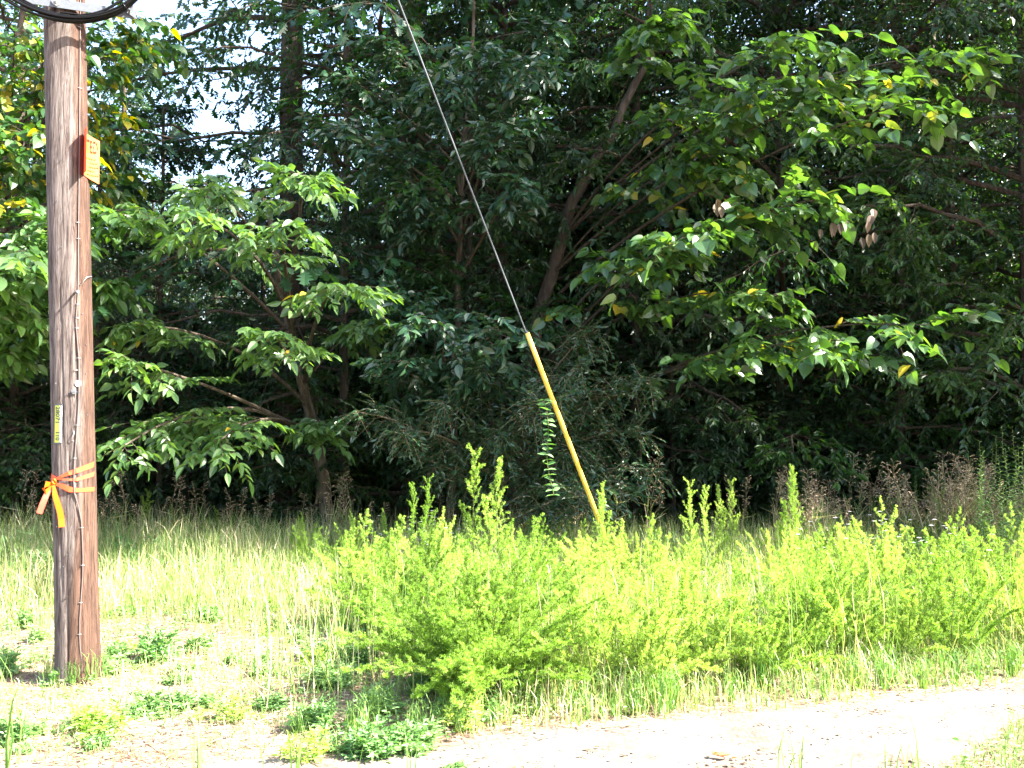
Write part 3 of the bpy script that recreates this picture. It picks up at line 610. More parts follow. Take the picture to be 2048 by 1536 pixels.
while _n < 46 and _t < 4000:
    _t += 1; y = 13.2 + 9 * r_.uniform(); x = r_.uniform(-1, 1) * (.54 * y + 1.5)
    if any((a - x) ** 2 + (b - y) ** 2 < 1.5 for a, b in pts3): continue
    gapx = abs(x + .27 * y) < 2.6; pts3.append((x, y)); _n += 1; _q = [PA, PB][r_.integers(0, 2)]; s = r_.uniform(.36, .48) if gapx else r_.uniform(.42, .66)
    sd = ['far left', 'left', 'middle', 'right', 'far right'][int(np.clip((x / y + .5) * 5, 0, 4))]; dp = 'at the front' if y < 16 else 'between the trunks'; kd = 'medium green' if _q is PA else 'dark leaved'
    place(_q, 'sapling', (x, y, float(gh(x, y)) - .03), r_.uniform(0, 6.28), (s * .85, s * .85, s), '%s bushy sapling %s of the wood, %s' % (kd, dp, sd), 'tree', '%s saplings %s of the wood, %s' % (kd, dp, sd))
# unseen trees added right of the picture so their crowns shade the wood edge
for k, (x, y, s) in enumerate(((9.3, 10.9, 1.0), (12.8, 10.2, 1.05), (15.5, 9.6, 1.1))):
    place([PA, PB, PA][k % 3], 'edge_tree', (x, y, 0), k * 1.3, s, 'full green tree added out of view on the right to shade the wood edge', 'tree', 'unseen shade trees at the right end of the wood edge')
for k, (x, y, s) in enumerate(((9.8, 7.7, 1.0), (13.2, 8.8, 1.0))):  # tall unseen trees added so their high crowns shade the elm
    place(PT, 'shade_tree', (x, y, 0), k * 1.3, s, 'tall bare stemmed tree added out of view on the right, its high crown for shade', 'tree', 'tall unseen shade trees beyond the right side')
# the individually seen trees at the edge
EDGE = [(PO2, 578, 14.6, .3, (.85, .85, 1.0), 'tall dark oak with a straight thick trunk left of the guy wire'),
        (PA, 30, 13.6, 2.0, .8, 'leafy tree directly behind the utility pole'),
        (PO, 822, 15.0, 1.2, (1.25, 1.25, 1.0), 'oak with the thickest furrowed trunk, behind the centre of the bushes'),
        (PA, 1152, 15.6, 4.0, .9, 'straight trunked tree just right of where the guy wire meets its guard'),
        (PB, 1402, 14.5, 5.0, .95, 'slim dark trunked tree behind the tallest feathery plumes on the right'),
        (PB, 1910, 14.2, .7, .9, 'dark tree with crooked limbs near the right edge of the picture'),
        (PA, 1690, 15.2, 3.3, .85, 'thin stemmed tree left of the crooked dark tree'),
        (PB, 320, 13.8, 1.1, .5, 'small dark leaved tree between the pole and the tall oak'),
        (PA, 1010, 14.0, 2.6, .9, 'leafy tree behind the slanting guy wire in the centre'),
        (PB, 1270, 13.6, 4.6, .85, 'dark leaved tree behind the leaning basswood'),
        (PA, 1560, 13.8, 5.4, .9, 'leafy tree behind the yellowing low basswood branch'),
        (PB, 1800, 13.4, .2, .85, 'fine leaved dark tree above the brown seed grasses'),
        (PA, 2060, 12.6, 1.9, .85, 'leafy tree at the right border of the picture'),
        (PB, 690, 13.6, 3.7, .8, 'fine leaved tree between the two thick oak trunks')]
for p, px, Y, rz, s, lb in EDGE: put(p, px, Y, rz, s, 'edge_tree', lb, 'tree', None)
print('forest', time.time() - _t0, [q.nleaf for q in (PA, PB, PO, PF, PF2, PS, PS2)])

# trees at the edge built limb by limb: branches reach out to where the photo shows their sprays
def reach_tree(seed, trunk_px, r0, targets, lt, lsize, mat, bark, label, name='edge_tree', nb=9, ntw=5, nlv=8, rise=.5, brf=.3, droop=.35, flat=.35, wob=.5, vb=.2, vt=.3, cat='tree', fill=None, s0=.3, lr=.009):
    rng = np.random.default_rng(seed); tk = np.array([pix(*q) for q in trunk_px]); base = tk[0].copy(); base[2] = 0; tk[0][2] = -.1
    K = 16; s = np.linspace(0, len(tk) - 1, K); P = np.stack([np.interp(s, np.arange(len(tk)), tk[:, j]) for j in range(3)], 1) + rng.normal(0, .02, (K, 3))
    root = empty(name, base); tag(root, label, cat); P = P - base; gt, gw, gl = Geo(), Geo(), Geo(); wood_trim(gt, P, r0, r0 * .3, 10)
    E = np.array([pix(*q[:3]) for q in targets]) - base; A = []
    for k, q in enumerate(targets):
        zt_ = q[3] if len(q) > 3 else max(.5, E[k][2] - rise - .15 * np.hypot(E[k][0], E[k][1])); j = np.argmin(np.abs(P[:, 2] - zt_)); A.append(P[j])
    A = np.array(A); L = np.linalg.norm(E - A, axis=1); Bm = (A + E) / 2 + np.stack([np.zeros(len(A)), np.zeros(len(A)), .16 * L], 1) + rng.normal(0, .04, A.shape) * L[:, None]
    limbs = bez(A, Bm, E, 9)
    crown_from_limbs(seed + 1, gw, gl, limbs, L, np.clip(L * lr, .008, r0 * .6), lt, lsize, nb, ntw, nlv, brf, .5, s0, .3, droop, flat, .25, vb, vt)
    gt.build('trunk', bark, root, True); gw.build('branches', bark, root); gl.build('crown', mat, root); return root
reach_tree(101, [(660, 975, 12.6), (625, 820, 12.6), (585, 690, 12.6), (550, 480, 12.4), (520, 380, 12.4)], .085,
    [(600, 345, 9.6), (360, 420, 9.2), (560, 440, 9.4), (400, 360, 10.0), (700, 575, 9.6), (540, 665, 9.6), (440, 880, 9.6, 1.4), (250, 890, 9.4, 1.4), (360, 850, 10.4, 1.4), (250, 720, 9.6), (240, 650, 10.2), (640, 860, 11.0, 1.5), (270, 420, 10), (740, 640, 11.2)],
    OV, .125, M['elm'], M['bark_pale'], 'slender elm with pale bark and bright sunlit leaf sprays just right of the utility pole', nb=6, ntw=4, nlv=8, brf=.19, s0=.62, droop=.22, flat=.5)
reach_tree(102, [(-160, 980, 10.5), (-150, 600, 10.5), (-120, 200, 10.5), (-100, -100, 10.5)], .09,
    [(70, 480, 9.2), (90, 560, 9.6), (30, 620, 9.2), (250, 420, 9.8), (60, 500, 8.4), (230, 560, 10.2), (120, 450, 9), (20, 700, 10), (-20, 540, 8.6), (110, 640, 10)],
    OV, .145, M['elm'], M['bark'], 'elm whose bright drooping leaves hang left of the utility pole', nb=7, ntw=4, brf=.26, s0=.5, flat=.5, droop=.22)
reach_tree(103, [(-40, 980, 12), (0, 600, 12), (20, 200, 12), (60, -100, 11.8)], .08,
    [(60, 210, 10), (80, 330, 10), (20, 400, 9.6), (260, 20, 10.6), (200, 120, 10.6), (90, 90, 10), (30, 60, 9.6), (230, 350, 11), (60, 260, 9.2), (300, 80, 11.2), (-20, 300, 9.6), (210, 250, 11), (140, 200, 11)],
    OVW, .115, M['yellowing'], M['bark'], 'tree turning yellow with rounded leaves behind the upper left of the pole', nb=6, ntw=4, nlv=6, s0=.5, flat=.5)
reach_tree(104, [(898, 975, 12.8), (905, 820, 12.8), (915, 640, 12.7), (915, 420, 12.6), (935, 200, 12.5), (950, 0, 12.4)], .06,
    [(760, 290, 10.8), (640, 240, 11), (700, 160, 11.4), (860, 640, 10.2), (1000, 660, 10.0), (980, 730, 10.4), (800, 720, 10.4), (1040, 360, 10.6), (1010, 250, 10.6), (960, 100, 10.6), (1080, 120, 10.6), (880, 170, 10.8), (820, 600, 10.8), (700, 560, 11.6), (820, 380, 11.4), (1100, 60, 11.4), (760, 90, 11.6), (1060, 210, 11.4), (900, 760, 11)],
    OV, .115, M['glossy'], M['bark_pale'], 'slender tree with glossy blue green leaves left of the guy wire', nb=7, ntw=5, nlv=8, brf=.24, s0=.5, flat=.9, vb=.5, vt=.6, droop=.25)
reach_tree(105, [(1015, 985, 13), (1075, 620, 12.8), (1150, 400, 12.6), (1230, 260, 12.4), (1290, 120, 12.2), (1310, -80, 12)], .1,
    [(1830, 200, 9.0), (1640, 60, 9.2), (1560, 170, 9.6), (1370, 470, 9.2), (1640, 395, 9.0), (1850, 650, 9.2), (1690, 680, 9.2), (1560, 590, 10.0), (1930, 110, 9.8), (1330, 40, 10.4), (1730, 150, 9.4), (1450, 300, 10.2), (1500, 440, 9.6)],
    OVW, .145, M['basswood'], M['bark'], 'leaning basswood with broad leaves, some yellow, reaching right across the upper picture', nb=8, ntw=4, nlv=6, brf=.17, flat=.45, s0=.5, droop=.2, lr=.0045)
SH = reach_tree(106, [(1010, 990, 11.8), (1000, 930, 11.7), (1010, 880, 11.6), (1020, 840, 11.5)], .03,
    [(720, 825, 10.4, .9), (800, 860, 10.4, .8), (880, 800, 10.4, 1.0), (960, 740, 10.6, 1.1), (1100, 800, 10.0, 1.1), (1150, 740, 10.2, 1.2), (1300, 760, 10.4, 1.2), (1230, 790, 10.6, 1.1), (1180, 660, 10.6, 1.4), (1000, 860, 10.6, .7), (1150, 890, 10.8, .8), (1280, 860, 10.8, .9), (850, 920, 10.9, .6), (1240, 980, 10.2, .4), (1180, 990, 10.0, .4), (1300, 940, 10.8, .5)],
    OVN, .062, M['glossy'], M['stem_dry'], 'arching honeysuckle shrub with small leaves behind the yellow guy guard', 'honeysuckle_shrub', nb=16, ntw=5, nlv=9, brf=.17, flat=1.1, vb=.6, vt=.8, droop=.0, cat='shrub', s0=.2, rise=.2)
# hanging vine strand with paired leaves
va = pix(1088, 800, 9.2); vb = pix(1105, 990, 9.1); tv = np.linspace(0, 1, 20)[:, None]; vp = va * (1 - tv) + vb * tv + np.array([[.02, .0, 0]]) * np.sin(tv * 7)
vn = empty('hanging_vine', va); tag(vn, 'single vine strand with paired leaves hanging straight down left of the yellow guard', 'vine')
Geo().tube(vp - va, .003, 5).build('stem', M['stem'], vn); rv = np.random.default_rng(4); Pv = np.repeat(vp - va, 2, 0); sg = np.tile([1., -1.], 20)[:, None]
D = np.array([[1., -.15, 0]]) * sg + np.array([[0, 1., 0]]) * rv.normal(0, .55, (40, 1)) + np.array([[0, -.2, .1]]) + rv.normal(0, .25, (40, 3)); V, Fa, rr = scatter(Pv, D, np.array([[0, -.5, 1.]]) + rv.normal(0, .45, (40, 3)), rv.uniform(.05, .09, 40), OV, rv.uniform(0, 1, 40))
Geo().add(V, Fa, 0, rr).build('leaves', M['weed'], vn)
# dead hanging leaves on the basswood's right limb
for (a, b) in ((1680, 440), (1740, 430), (1735, 470), (1650, 455), (1440, 400)):
    q = pix(a, b, 9.1); V, Fa, rr = scatter(np.zeros((3, 3)) + rv.normal(0, .03, (3, 3)), np.array([[.1, 0, -1.]] * 3) + rv.normal(0, .3, (3, 3)), np.array([[0, -1., .2]] * 3), rv.uniform(.1, .14, 3), OV, rv.uniform(0, 1, 3))
    g = Geo().add(V, Fa, 0, rr); o = g.build('withered_leaves', M['dead'], None); o.location = tuple(q); tag(o, 'brown withered leaves hanging from the long sunlit basswood branch', 'withered leaves', 'withered leaves on the basswood')
print('edge', time.time() - _t0)

# ------------------------------------------------------------------ the verge
def clump_me(name, gs, mats):
    out = []
    for nm, g, m in zip(name, gs, mats):
        V = np.concatenate(g.V); out.append((nm, mesh(nm, V, [np.concatenate(g.F[k]) for k in g.F], [m], None, {'rnd': np.concatenate(g.A)})))
    p = Proto(); p.me = out; return p
def needles(rng, P, m, size, Tn, matrnd, out=1.1, w=.018):
    N = len(P); s = rng.uniform(.02, 1, (N, m)); Q, T = along(P, s); rd_ = rng.normal(0, 1, T.shape); rd_ = norm(rd_ - T * (rd_ * T).sum(-1, keepdims=True))
    D = norm(T * .75 + rd_ * out); n_ = N * m; return scatter(Q, D, rng.normal(0, 1, (n_, 3)), size * rng.uniform(.6, 1.2, n_) * (1.15 - .5 * s.ravel()), Tn, np.clip(np.repeat(matrnd, m) * .5 + rng.uniform(0, .5, n_), 0, 1), w)
FNE = T_([(-.09, 0, 0), (.09, 0, 0), (.05, 1, .1), (-.05, 1, .1)], [(0, 1, 2), (0, 2, 3)])
def fennel(seed, ns, H, tilt, nbr=20, nn=34):
    rng = np.random.default_rng(seed); az = rng.uniform(0, 6.283, ns); el = rng.uniform(.03, 1, ns) ** .8 * tilt
    D = np.stack([np.cos(az) * np.sin(el), np.sin(az) * np.sin(el), np.cos(el)], -1); L = H * rng.uniform(.55, 1.12, ns) * (1 - .12 * el)
    P0 = rng.normal(0, .05, (ns, 3)) * [1, 1, 0]; st = arcs(rng, P0, D, L, 9, -.02, .012); st[..., 2] += .26 * L[:, None] * np.sin(np.linspace(0, 1, 9) * 2.3)[None] * np.sin(el)[:, None] - .1 * L[:, None] * np.linspace(0, 1, 9)[None] * np.sin(el)[:, None]
    gs, gl = Geo(), Geo(); V, Fq = tubes(st, .0055 * np.linspace(1, .25, 9)[None].repeat(ns, 0), 5); gs.add(V, Fq)
    B, bl = kids(rng, st, L, nbr, .2, .97, .5, .19, .3, 5, -.12, .72, .03); V, Fq = tubes(B, .0016 * np.linspace(1, .4, 5)[None].repeat(len(B), 0), 3); gs.add(V, Fq)
    B2, b2 = kids(rng, B, bl, 5, .2, .9, .6, .4, .4, 3, -.1, .5, .03)
    for PP, mm in ((st, 130), (B, nn), (B2, 18)):
        V, Fa, rr = needles(rng, PP, mm, .019, FNE, rng.uniform(0, 1, len(PP)), 1.0); gl.add(V, Fa, 0, rr)
    return clump_me(['stems', 'foliage'], [gs, gl], [M['stem'], M['fennel']])
FM = fennel(31, 135, 1.25, 1.35); FA_ = fennel(32, 20, 1.0, .95); FB_ = fennel(33, 12, 1.08, .8); FC_ = fennel(34, 32, .95, 1.3); FT = fennel(35, 3, 1.35, .14, 34); FS = fennel(36, 2, .7, .2, 20)
def fput(p, px, py, rz, s, label, group=None, Y=None):
    Y = Y or EYE * F / (py - 843); x = toward(Y, px); return place(p, 'dog_fennel', (x, Y, float(gh(x, Y)) - .02), rz, s, label, 'dog fennel', group)
fput(FM, 955, 1400, .4, .82, 'largest feathery dog fennel bush fanning out at the centre of the verge')
fput(FT, 990, 1290, .3, .98, 'tallest pointed fennel plume rising in front of the dark wood')
FG = 'feathery dog fennel plants massed along the verge'; FL = 'bright green feathery dog fennel plant in the mass across the verge'
rf = np.random.default_rng(77); fl_ = []
_t = 0
while len(fl_) < 135 and _t < 9000:
    _t += 1
    b = 1130 + 270 * rf.uniform() ** .7; a = rf.uniform(560 + (b - 1130) * 1.3, 2060); Yq = EYE * F / (b - 843); xq = toward(Yq, a)
    if Yq < 5.75 + .29 * xq or any(((xq - u_) ** 2 + (Yq - v_) ** 2) < .1 for _, _, _, u_, v_ in fl_): continue
    fl_.append(([FA_, FB_, FC_][rf.integers(0, 3)], a, b, xq, Yq))
rows = {'front row of bright fennel plants beside the track': [], 'middle rows of bright fennel plants': [], 'back rows of bright fennel plants': []}
rows = {}
for k, (p, a, b, xq, Yq) in enumerate(fl_):
    kd = {id(FA_): 'upright', id(FB_): 'slim', id(FC_): 'low spreading'}[id(p)]; rw = 'at the front by the track' if b > 1275 else ('in the middle of the verge' if b > 1195 else 'at the back of the verge')
    o = fput(p, a, b, k * 2.1, (1.6 - .1 * Yq) / 1.12 * rf.uniform(.55, 1.2) * (.8 if b > 1290 else 1), '%s fennel plants %s' % (kd, rw), FG); rows.setdefault(o['label'], []).append(o)
for v in rows.values():
    if len(v) <= 20: number(v)
    else:
        for q, nm_ in zip((v[0::1],), ('',)): q.sort(key=lambda o: o.location.x / o.location.y); h_ = len(q) // 2; [o.__setitem__('label', o['label'] + ' left half') for o in q[:h_]]; [o.__setitem__('label', o['label'] + ' right half') for o in q[h_:]]; number(q[:h_][:20]); number(q[h_:][:20])
fput(FT, 1405, 1215, 1.0, .76, 'tall fennel plume right of the yellow guard'); fput(FT, 1585, 1205, 2.0, .84, 'dense pointed fennel plume right of centre above the weeds')
fput(FT, 1440, 1190, 3, .74, 'fennel plume close behind the tall one right of the guard'); fput(FT, 830, 1190, 4.2, .76, 'leaning fennel plume left of the tallest one')
fput(FT, 1200, 1200, 5.2, .72, 'fennel plume rising beside the foot of the yellow guard')
fput(FS, 300, 1090, 1, 1.1, 'small single fennel shoot just right of the utility pole'); fput(FS, 445, 1085, 2, .75, 'smallest fennel shoot standing alone left of the bushes'); fput(FS, 1870, 1100, 3, 1.3, 'small fennel shoot among the brown seed grasses')
print('fennel', time.time() - _t0)
# grass (nobody could count it)
rgx = np.random.default_rng(44)
def cover(n, xr, yr, hfun, wfun, T, mat, name, label, cat, rr=(0, 1), lay=.35, keep=None):
    x = rgx.uniform(xr[0], xr[1], n); y = yr[0] + (yr[1] - yr[0]) * rgx.uniform(0, 1, n) ** 1.25
    k = np.abs(x) < .66 * y + 1.6; e, nn_ = pathmask(x, 0); k &= (y > e + rgx.normal(.0, .08, n)) | (y < nn_ - rgx.uniform(0, .1, n))
    if keep is not None: k &= keep(x, y)
    x, y = x[k], y[k]; h = hfun(x, y); ok = h > .01; x, y, h = x[ok], y[ok], h[ok]; n = len(x)
    az = rgx.uniform(0, 6.283, n); tl = np.abs(rgx.normal(0, lay, n)) if lay < 1.3 else rgx.uniform(1.25, 1.62, n); D = np.stack([np.cos(az) * np.sin(tl), np.sin(az) * np.sin(tl), np.cos(tl)], -1)
    Nn = np.stack([-np.cos(az), -np.sin(az), .3 + 0 * az], -1) + rgx.normal(0, .2, (n, 3))
    V, Fa, r = scatter(np.stack([x, y, gh(x, y) - .01], -1), D, Nn, h * rgx.uniform(.5, 1.25, n), T, np.clip(rgx.uniform(rr[0], rr[1], n) + patch(x, y) * .25, 0, 1), wfun(h))
    return tag(link(name, mesh(name, V, [Fa], [mat], None, {'rnd': r})), label, cat, None, 'stuff')
def patch(x, y): return .5 * np.sin(1.3 * x + .7 * y) * np.sin(.9 * x - 1.7 * y + 1) + .5 * np.sin(3.1 * x + 1.1) * np.sin(2.3 * y)
def bare(x, y):   # 1 where the verge is mown and strawy: left of the bushes, near the pole
    return np.clip((8.4 + .35 * patch(x, y) * 2 - y) * 1.2, 0, 1) * np.clip((-.15 - x + .3 * patch(y, x)) * 1.6 + .2, 0, 1)
def h_tall(x, y): b = bare(x, y); return np.where(rgx.uniform(0, 1, len(x)) > b * .8, (.36 + .16 * np.clip((y - 8) / 3, 0, 1)) * (1 - .6 * b) * np.clip((y - (5.2 + .29 * x)) * .6 + .35, .3, 1) + .12 * patch(x, y), 0)
cover(75000, (-9, 10), (4.2, 12.6), h_tall, lambda h: .003 + .004 * rgx.uniform(0, 1, len(h)), BLADE, M['grass'], 'grass', 'unmown bright green and straw coloured grass between the bushes', 'grass', (.0, 1), .55, keep=lambda x, y: y > 5.2 + .29 * x)
cover(88000, (-9, 10), (4.2, 12.4), h_tall, lambda h: .004 + .004 * rgx.uniform(0, 1, len(h)), BLADE2, M['grass'], 'arching_grass', 'arching grass blades bent over through the unmown verge', 'grass', (.0, .9), .8, keep=lambda x, y: y > 5.2 + .29 * x)
cover(50000, (-5, 5), (3.2, 9), lambda x, y: np.where((bare(x, y) > .3) | (y < 5), .09 + .04 * patch(x, y), 0), lambda h: .004 + 0 * h, BLADE2, M['grass'], 'short_grass', 'short mown grass in the strawy clearing round the pole and near the track', 'grass', (0, .9), .9, keep=lambda x, y: (patch(x * 1.7, y * 1.7 + 3) > -.1))
cover(30000, (0, 5), (3.6, 6.5), lambda x, y: .13 + .06 * patch(x, y), lambda h: .0035 + 0 * h, BLADE2, M['grass'], 'near_grass', 'short green grass on the near side of the track at the bottom right', 'grass', (0, .6), .8, keep=lambda x, y: y < pathmask(x, 0)[1] + .03)
STR = T_([(-.5, 0, 0), (.5, 0, 0), (.5, .5, .04), (-.5, .5, .04), (.3, 1, 0), (-.3, 1, 0)], [(0, 1, 2), (0, 2, 3), (3, 2, 4), (3, 4, 5)])
cover(110000, (-5.5, 6), (4.3, 10), lambda x, y: np.where(rgx.uniform(0, 1, len(x)) < .18 + .82 * bare(x, y) + .6 * (y < 5.75 + .29 * x), .11, 0), lambda h: .0045 + 0 * h, STR, M['straw'], 'straw', 'dry mown straw lying in the clearing round the pole', 'straw', (0, .95), 1.45)
# sparse litter on the track
n = 9000; x = rgx.uniform(-3.5, 5, n); e, nn_ = pathmask(x, 0); y = nn_ + (e - nn_) * rgx.uniform(0, 1, n); k = patch(x * 2.3, y * 6) + rgx.normal(0, .2, n) > .25; x, y = x[k], y[k]; n = len(x); az = rgx.uniform(0, 6.28, n)
V, Fa, r = scatter(np.stack([x, y, gh(x, y) + .02], -1), np.stack([np.cos(az), np.sin(az), .1 + 0 * az], -1), np.array([[0, 0, 1.]]) + rgx.normal(0, .3, (n, 3)), rgx.uniform(.01, .035, n), LEAF4, rgx.uniform(0, .7, n))
tag(link('leaf_litter', mesh('leaf_litter', V, [Fa], [M['seed']], None, {'rnd': r})), 'bits of dry leaf and twig strewn over the pale track', 'litter', None, 'stuff')
cover(9000, (-2, 8), (5.6, 11.5), lambda x, y: np.where((x > -1.6 + .2 * (y - 6)) & (y > 5.6 + .29 * x), (1.6 - .1 * y) * .7 + .1 * patch(x, y), 0), lambda h: .0035 + .003 * rgx.uniform(0, 1, len(h)), BLADE, M['grass'], 'tall_grass', 'tall pale grass growing up through the fennel plants', 'grass', (.1, .9), .5, keep=lambda x, y: patch(2 * x, 2 * y + 1) > -.25)
# low leafy ground cover
def h_cov(x, y): return np.where(rgx.uniform(0, 1, len(x)) < .55 * (patch(x * 1.5 + 2, y * 1.5) > .12) * (1 - 0 * x) + .25 * (1 - bare(x, y)), .03, 0)
x = rgx.uniform(-5, 6, 110000); y = rgx.uniform(3.4, 12.4, 110000); e, nn_ = pathmask(x, 0); k = ((y > e + .05) | (y < nn_ - .05)) & (rgx.uniform(0, 1, 110000) < np.clip(.12 + 1.1 * (patch(x * 1.5 + 2, y * 1.5) + .02), .08, .9)) & (np.abs(x) < .55 * y + .4)
x, y = x[k], y[k]; n = len(x); az = rgx.uniform(0, 6.28, n); z = gh(x, y) + rgx.uniform(.01, .1, n) * (1 + 2 * (y > 8.5))
V, Fa, r = scatter(np.stack([x, y, z], -1), np.stack([np.cos(az), np.sin(az), .2 + 0 * az], -1), np.array([[0, 0, 1.]]) + rgx.normal(0, .45, (n, 3)), rgx.uniform(.018, .04, n), LEAF4, rgx.uniform(0, 1, n))
tag(link('ground_cover', mesh('ground_cover', V, [Fa], [M['weed']], None, {'rnd': r})), 'low leafy green ground cover creeping through the straw and grass', 'ground cover', None, 'stuff')

# low weed clumps, seed grasses, leafy weeds
def weed_clump(seed, ns, H, lsz, lt=OVN, mat=None, tilt=.9, nl=9):
    rng = np.random.default_rng(seed); az = rng.uniform(0, 6.283, ns); el = rng.uniform(0, tilt, ns); D = np.stack([np.cos(az) * np.sin(el), np.sin(az) * np.sin(el), np.cos(el)], -1)
    st = arcs(rng, rng.normal(0, .04, (ns, 3)) * [1, 1, 0], D, H * rng.uniform(.5, 1.1, ns), 6, .15, .05); g, l = Geo(), Geo(); V, Fq = tubes(st, .0018, 4); g.add(V, Fq)
    B, bl = kids(rng, st, np.full(ns, H), 5, .2, .9, .7, .3, .3, 3, 0, .5); 
    for PP, mm in ((st, nl), (B, 6)): V, Fa, rr = twig_leaves(rng, PP, mm, lsz, lt, .1, .9, .6); l.add(V, Fa, 0, rr)
    return clump_me(['stems', 'leaves'], [g, l], [M['stem'], mat or M['weed']])
def tuft(seed, n_, H, w, tp=BLADE):
    rng = np.random.default_rng(seed); az = rng.uniform(0, 6.28, n_); tl = np.abs(rng.normal(0, .4 if tp is BLADE else .75, n_)); D = np.stack([np.cos(az) * np.sin(tl), np.sin(az) * np.sin(tl), np.cos(tl)], -1)
    V, Fa, rr = scatter(rng.normal(0, .02, (n_, 3)) * [1, 1, 0], D, np.stack([-np.cos(az), -np.sin(az), .3 + 0 * az], -1), H * rng.uniform(.5, 1.1, n_), tp, rng.uniform(0, .5, n_), w); g = Geo(); g.add(V, Fa, 0, rr); return clump_me(['blades'], [g], [M['grass']])
T0 = tuft(90, 22, .2, .005, BLADE2)
WC = weed_clump(51, 26, .2, .035); WD = weed_clump(52, 14, .45, .05, OV, None, .6)
def at(px, py): Y = EYE * F / (py - 843); return toward(Y, px), Y
def wput(p, nm, px, py, rz, s, label, cat, group=None): x, y = at(px, py); return place(p, nm, (x, y, float(gh(x, y)) - .01), rz, s, label, cat, group)
LS = []
for k, (a, b, s) in enumerate(((300, 1410, .9), (420, 1405, .6), (640, 1450, 1.1), (690, 1370, .9), (240, 1310, .8), (40, 1480, 1.0), (530, 1335, .7), (760, 1420, 1.0), (180, 1345, .7), (130, 1352, .7), (270, 1420, .6), (820, 1300, 1.0), (600, 1290, .7), (20, 1330, 1.1), (470, 1330, .6), (730, 1340, 1.2), (850, 1380, 1.1), (420, 1250, .9), (60, 1250, 1))):
    LS.append(wput(WC, 'weed_clump', a, b, k * 1.9, s * .8, 'low green weed clumps in the strawy clearing', 'weed', 'low weed clumps in the clearing'))
number(LS)
for k in range(9):
    av = k * .7; place(T0, 'grass_tuft', (pb[0] + .17 * math.cos(av), pb[1] + .17 * math.sin(av), 0), k, .5 + .3 * (k % 3), 'grass tufts round the foot of the utility pole', 'grass tuft', 'grass tufts round the pole foot')
WE = weed_clump(53, 34, .16, .026, OVN, M['weed'], 1.3); WF = weed_clump(54, 9, .24, .03, OVN, M['fennel'], .9); rw_ = np.random.default_rng(88)
for k in range(90):
    a = rw_.uniform(0, 1000); b = rw_.uniform(1215, 1530); Yw = EYE * F / (b - 843); xw = toward(Yw, a)
    if patch(xw * 1.1 + 1, Yw * 1.3) < -.12: continue
    sz = rw_.uniform(.35, 1.25); kd = rw_.integers(0, 3); ar = 'left of the pole' if a < 105 else ('between pole and bushes' if a < 600 else 'beside the big bush'); nm_ = ['spreading', 'yellow green feathery', 'leafy'][kd]
    place([WE, WF, WC][kd], 'weed_clump', (xw, Yw, float(gh(xw, Yw)) - .01), rw_.uniform(0, 6.28), (sz, sz, sz * rw_.uniform(.5, 1)), '%s %s weed clump %s%s' % ('small' if sz < .8 else 'larger', nm_, ar, ' near the track' if b > 1400 else ''), 'weed', '%s %s weed clumps %s %d' % ('small' if sz < .8 else 'larger', nm_, ar, b > 1400))
L_ = []
for k, (a, b, s) in enumerate(((420, 1135, .9), (500, 1125, .8), (260, 1145, 1), (1750, 1155, 1.2), (1900, 1165, 1.2), (2000, 1145, 1.2), (620, 1135, 1), (380, 1175, .8), (30, 1135, 1.1), (90, 1175, 1), (1600, 1145, 1.2), (1300, 1125, 1.1), (1100, 1125, 1.1))):
    L_.append(wput(WD, 'broadleaf_weed', a, b, k * 1.3, s, 'knee high broad leaved weeds in the far grass', 'weed', 'knee high weeds along the foot of the wood'))
number(L_)
def seedgrass(seed, ns, H, red=False):
    rng = np.random.default_rng(seed); az = rng.uniform(0, 6.283, ns); el = rng.uniform(0, .3, ns); D = np.stack([np.cos(az) * np.sin(el), np.sin(az) * np.sin(el), np.cos(el)], -1); L = H * rng.uniform(.75, 1.1, ns)
    st = arcs(rng, rng.normal(0, .06, (ns, 3)) * [1, 1, 0], D, L, 8, .06, .015); g, l, b = Geo(), Geo(), Geo(); V, Fq = tubes(st, .0022, 4); g.add(V, Fq)
    B, bl = kids(rng, st, L, 16, .68, .99, .55, .16, .2, 4, .35, .5); V, Fq = tubes(B, .0009, 3); g.add(V, Fq)
    s = np.tile(np.linspace(.3, 1, 7), (len(B), 1)); Q, T = along(B, s); n_ = s.size; V, Fa, rr = scatter(Q, T + [0, 0, -.6] + rng.normal(0, .35, T.shape), rng.normal(0, 1, (n_, 3)), rng.uniform(.012, .02, n_), LEAF2, rng.uniform(0, 1, n_)); l.add(V, Fa, 0, rr)
    s = np.tile(rng.uniform(.05, .6, 7), (ns, 1)); Q, T = along(st, s); n_ = s.size; V, Fa, rr = scatter(Q, T * .7 + rng.normal(0, .4, T.shape), rng.normal(0, 1, (n_, 3)), rng.uniform(.2, .35, n_), BLADE, rng.uniform(.3, .9, n_), .007); b.add(V, Fa, 0, rr)
    return clump_me(['stalks', 'seed_heads', 'blades'], [g, l, b], [M['stem_dry'], M['seed'], M['grass']])
SG = seedgrass(61, 7, 1.05); SG2 = seedgrass(62, 4, 1.15)
r6 = np.random.default_rng(66)
for k in range(30):
    a = r6.uniform(1540, 2040); b = r6.uniform(1112, 1150); wput([SG, SG2][k % 2], 'seed_grass', a, b, k * 1.7, r6.uniform(.85, 1.15), 'tall grass with drooping red brown seed heads in the stand at the right', 'seed grass', 'red brown seed grasses at the right of the verge')
L_ = []
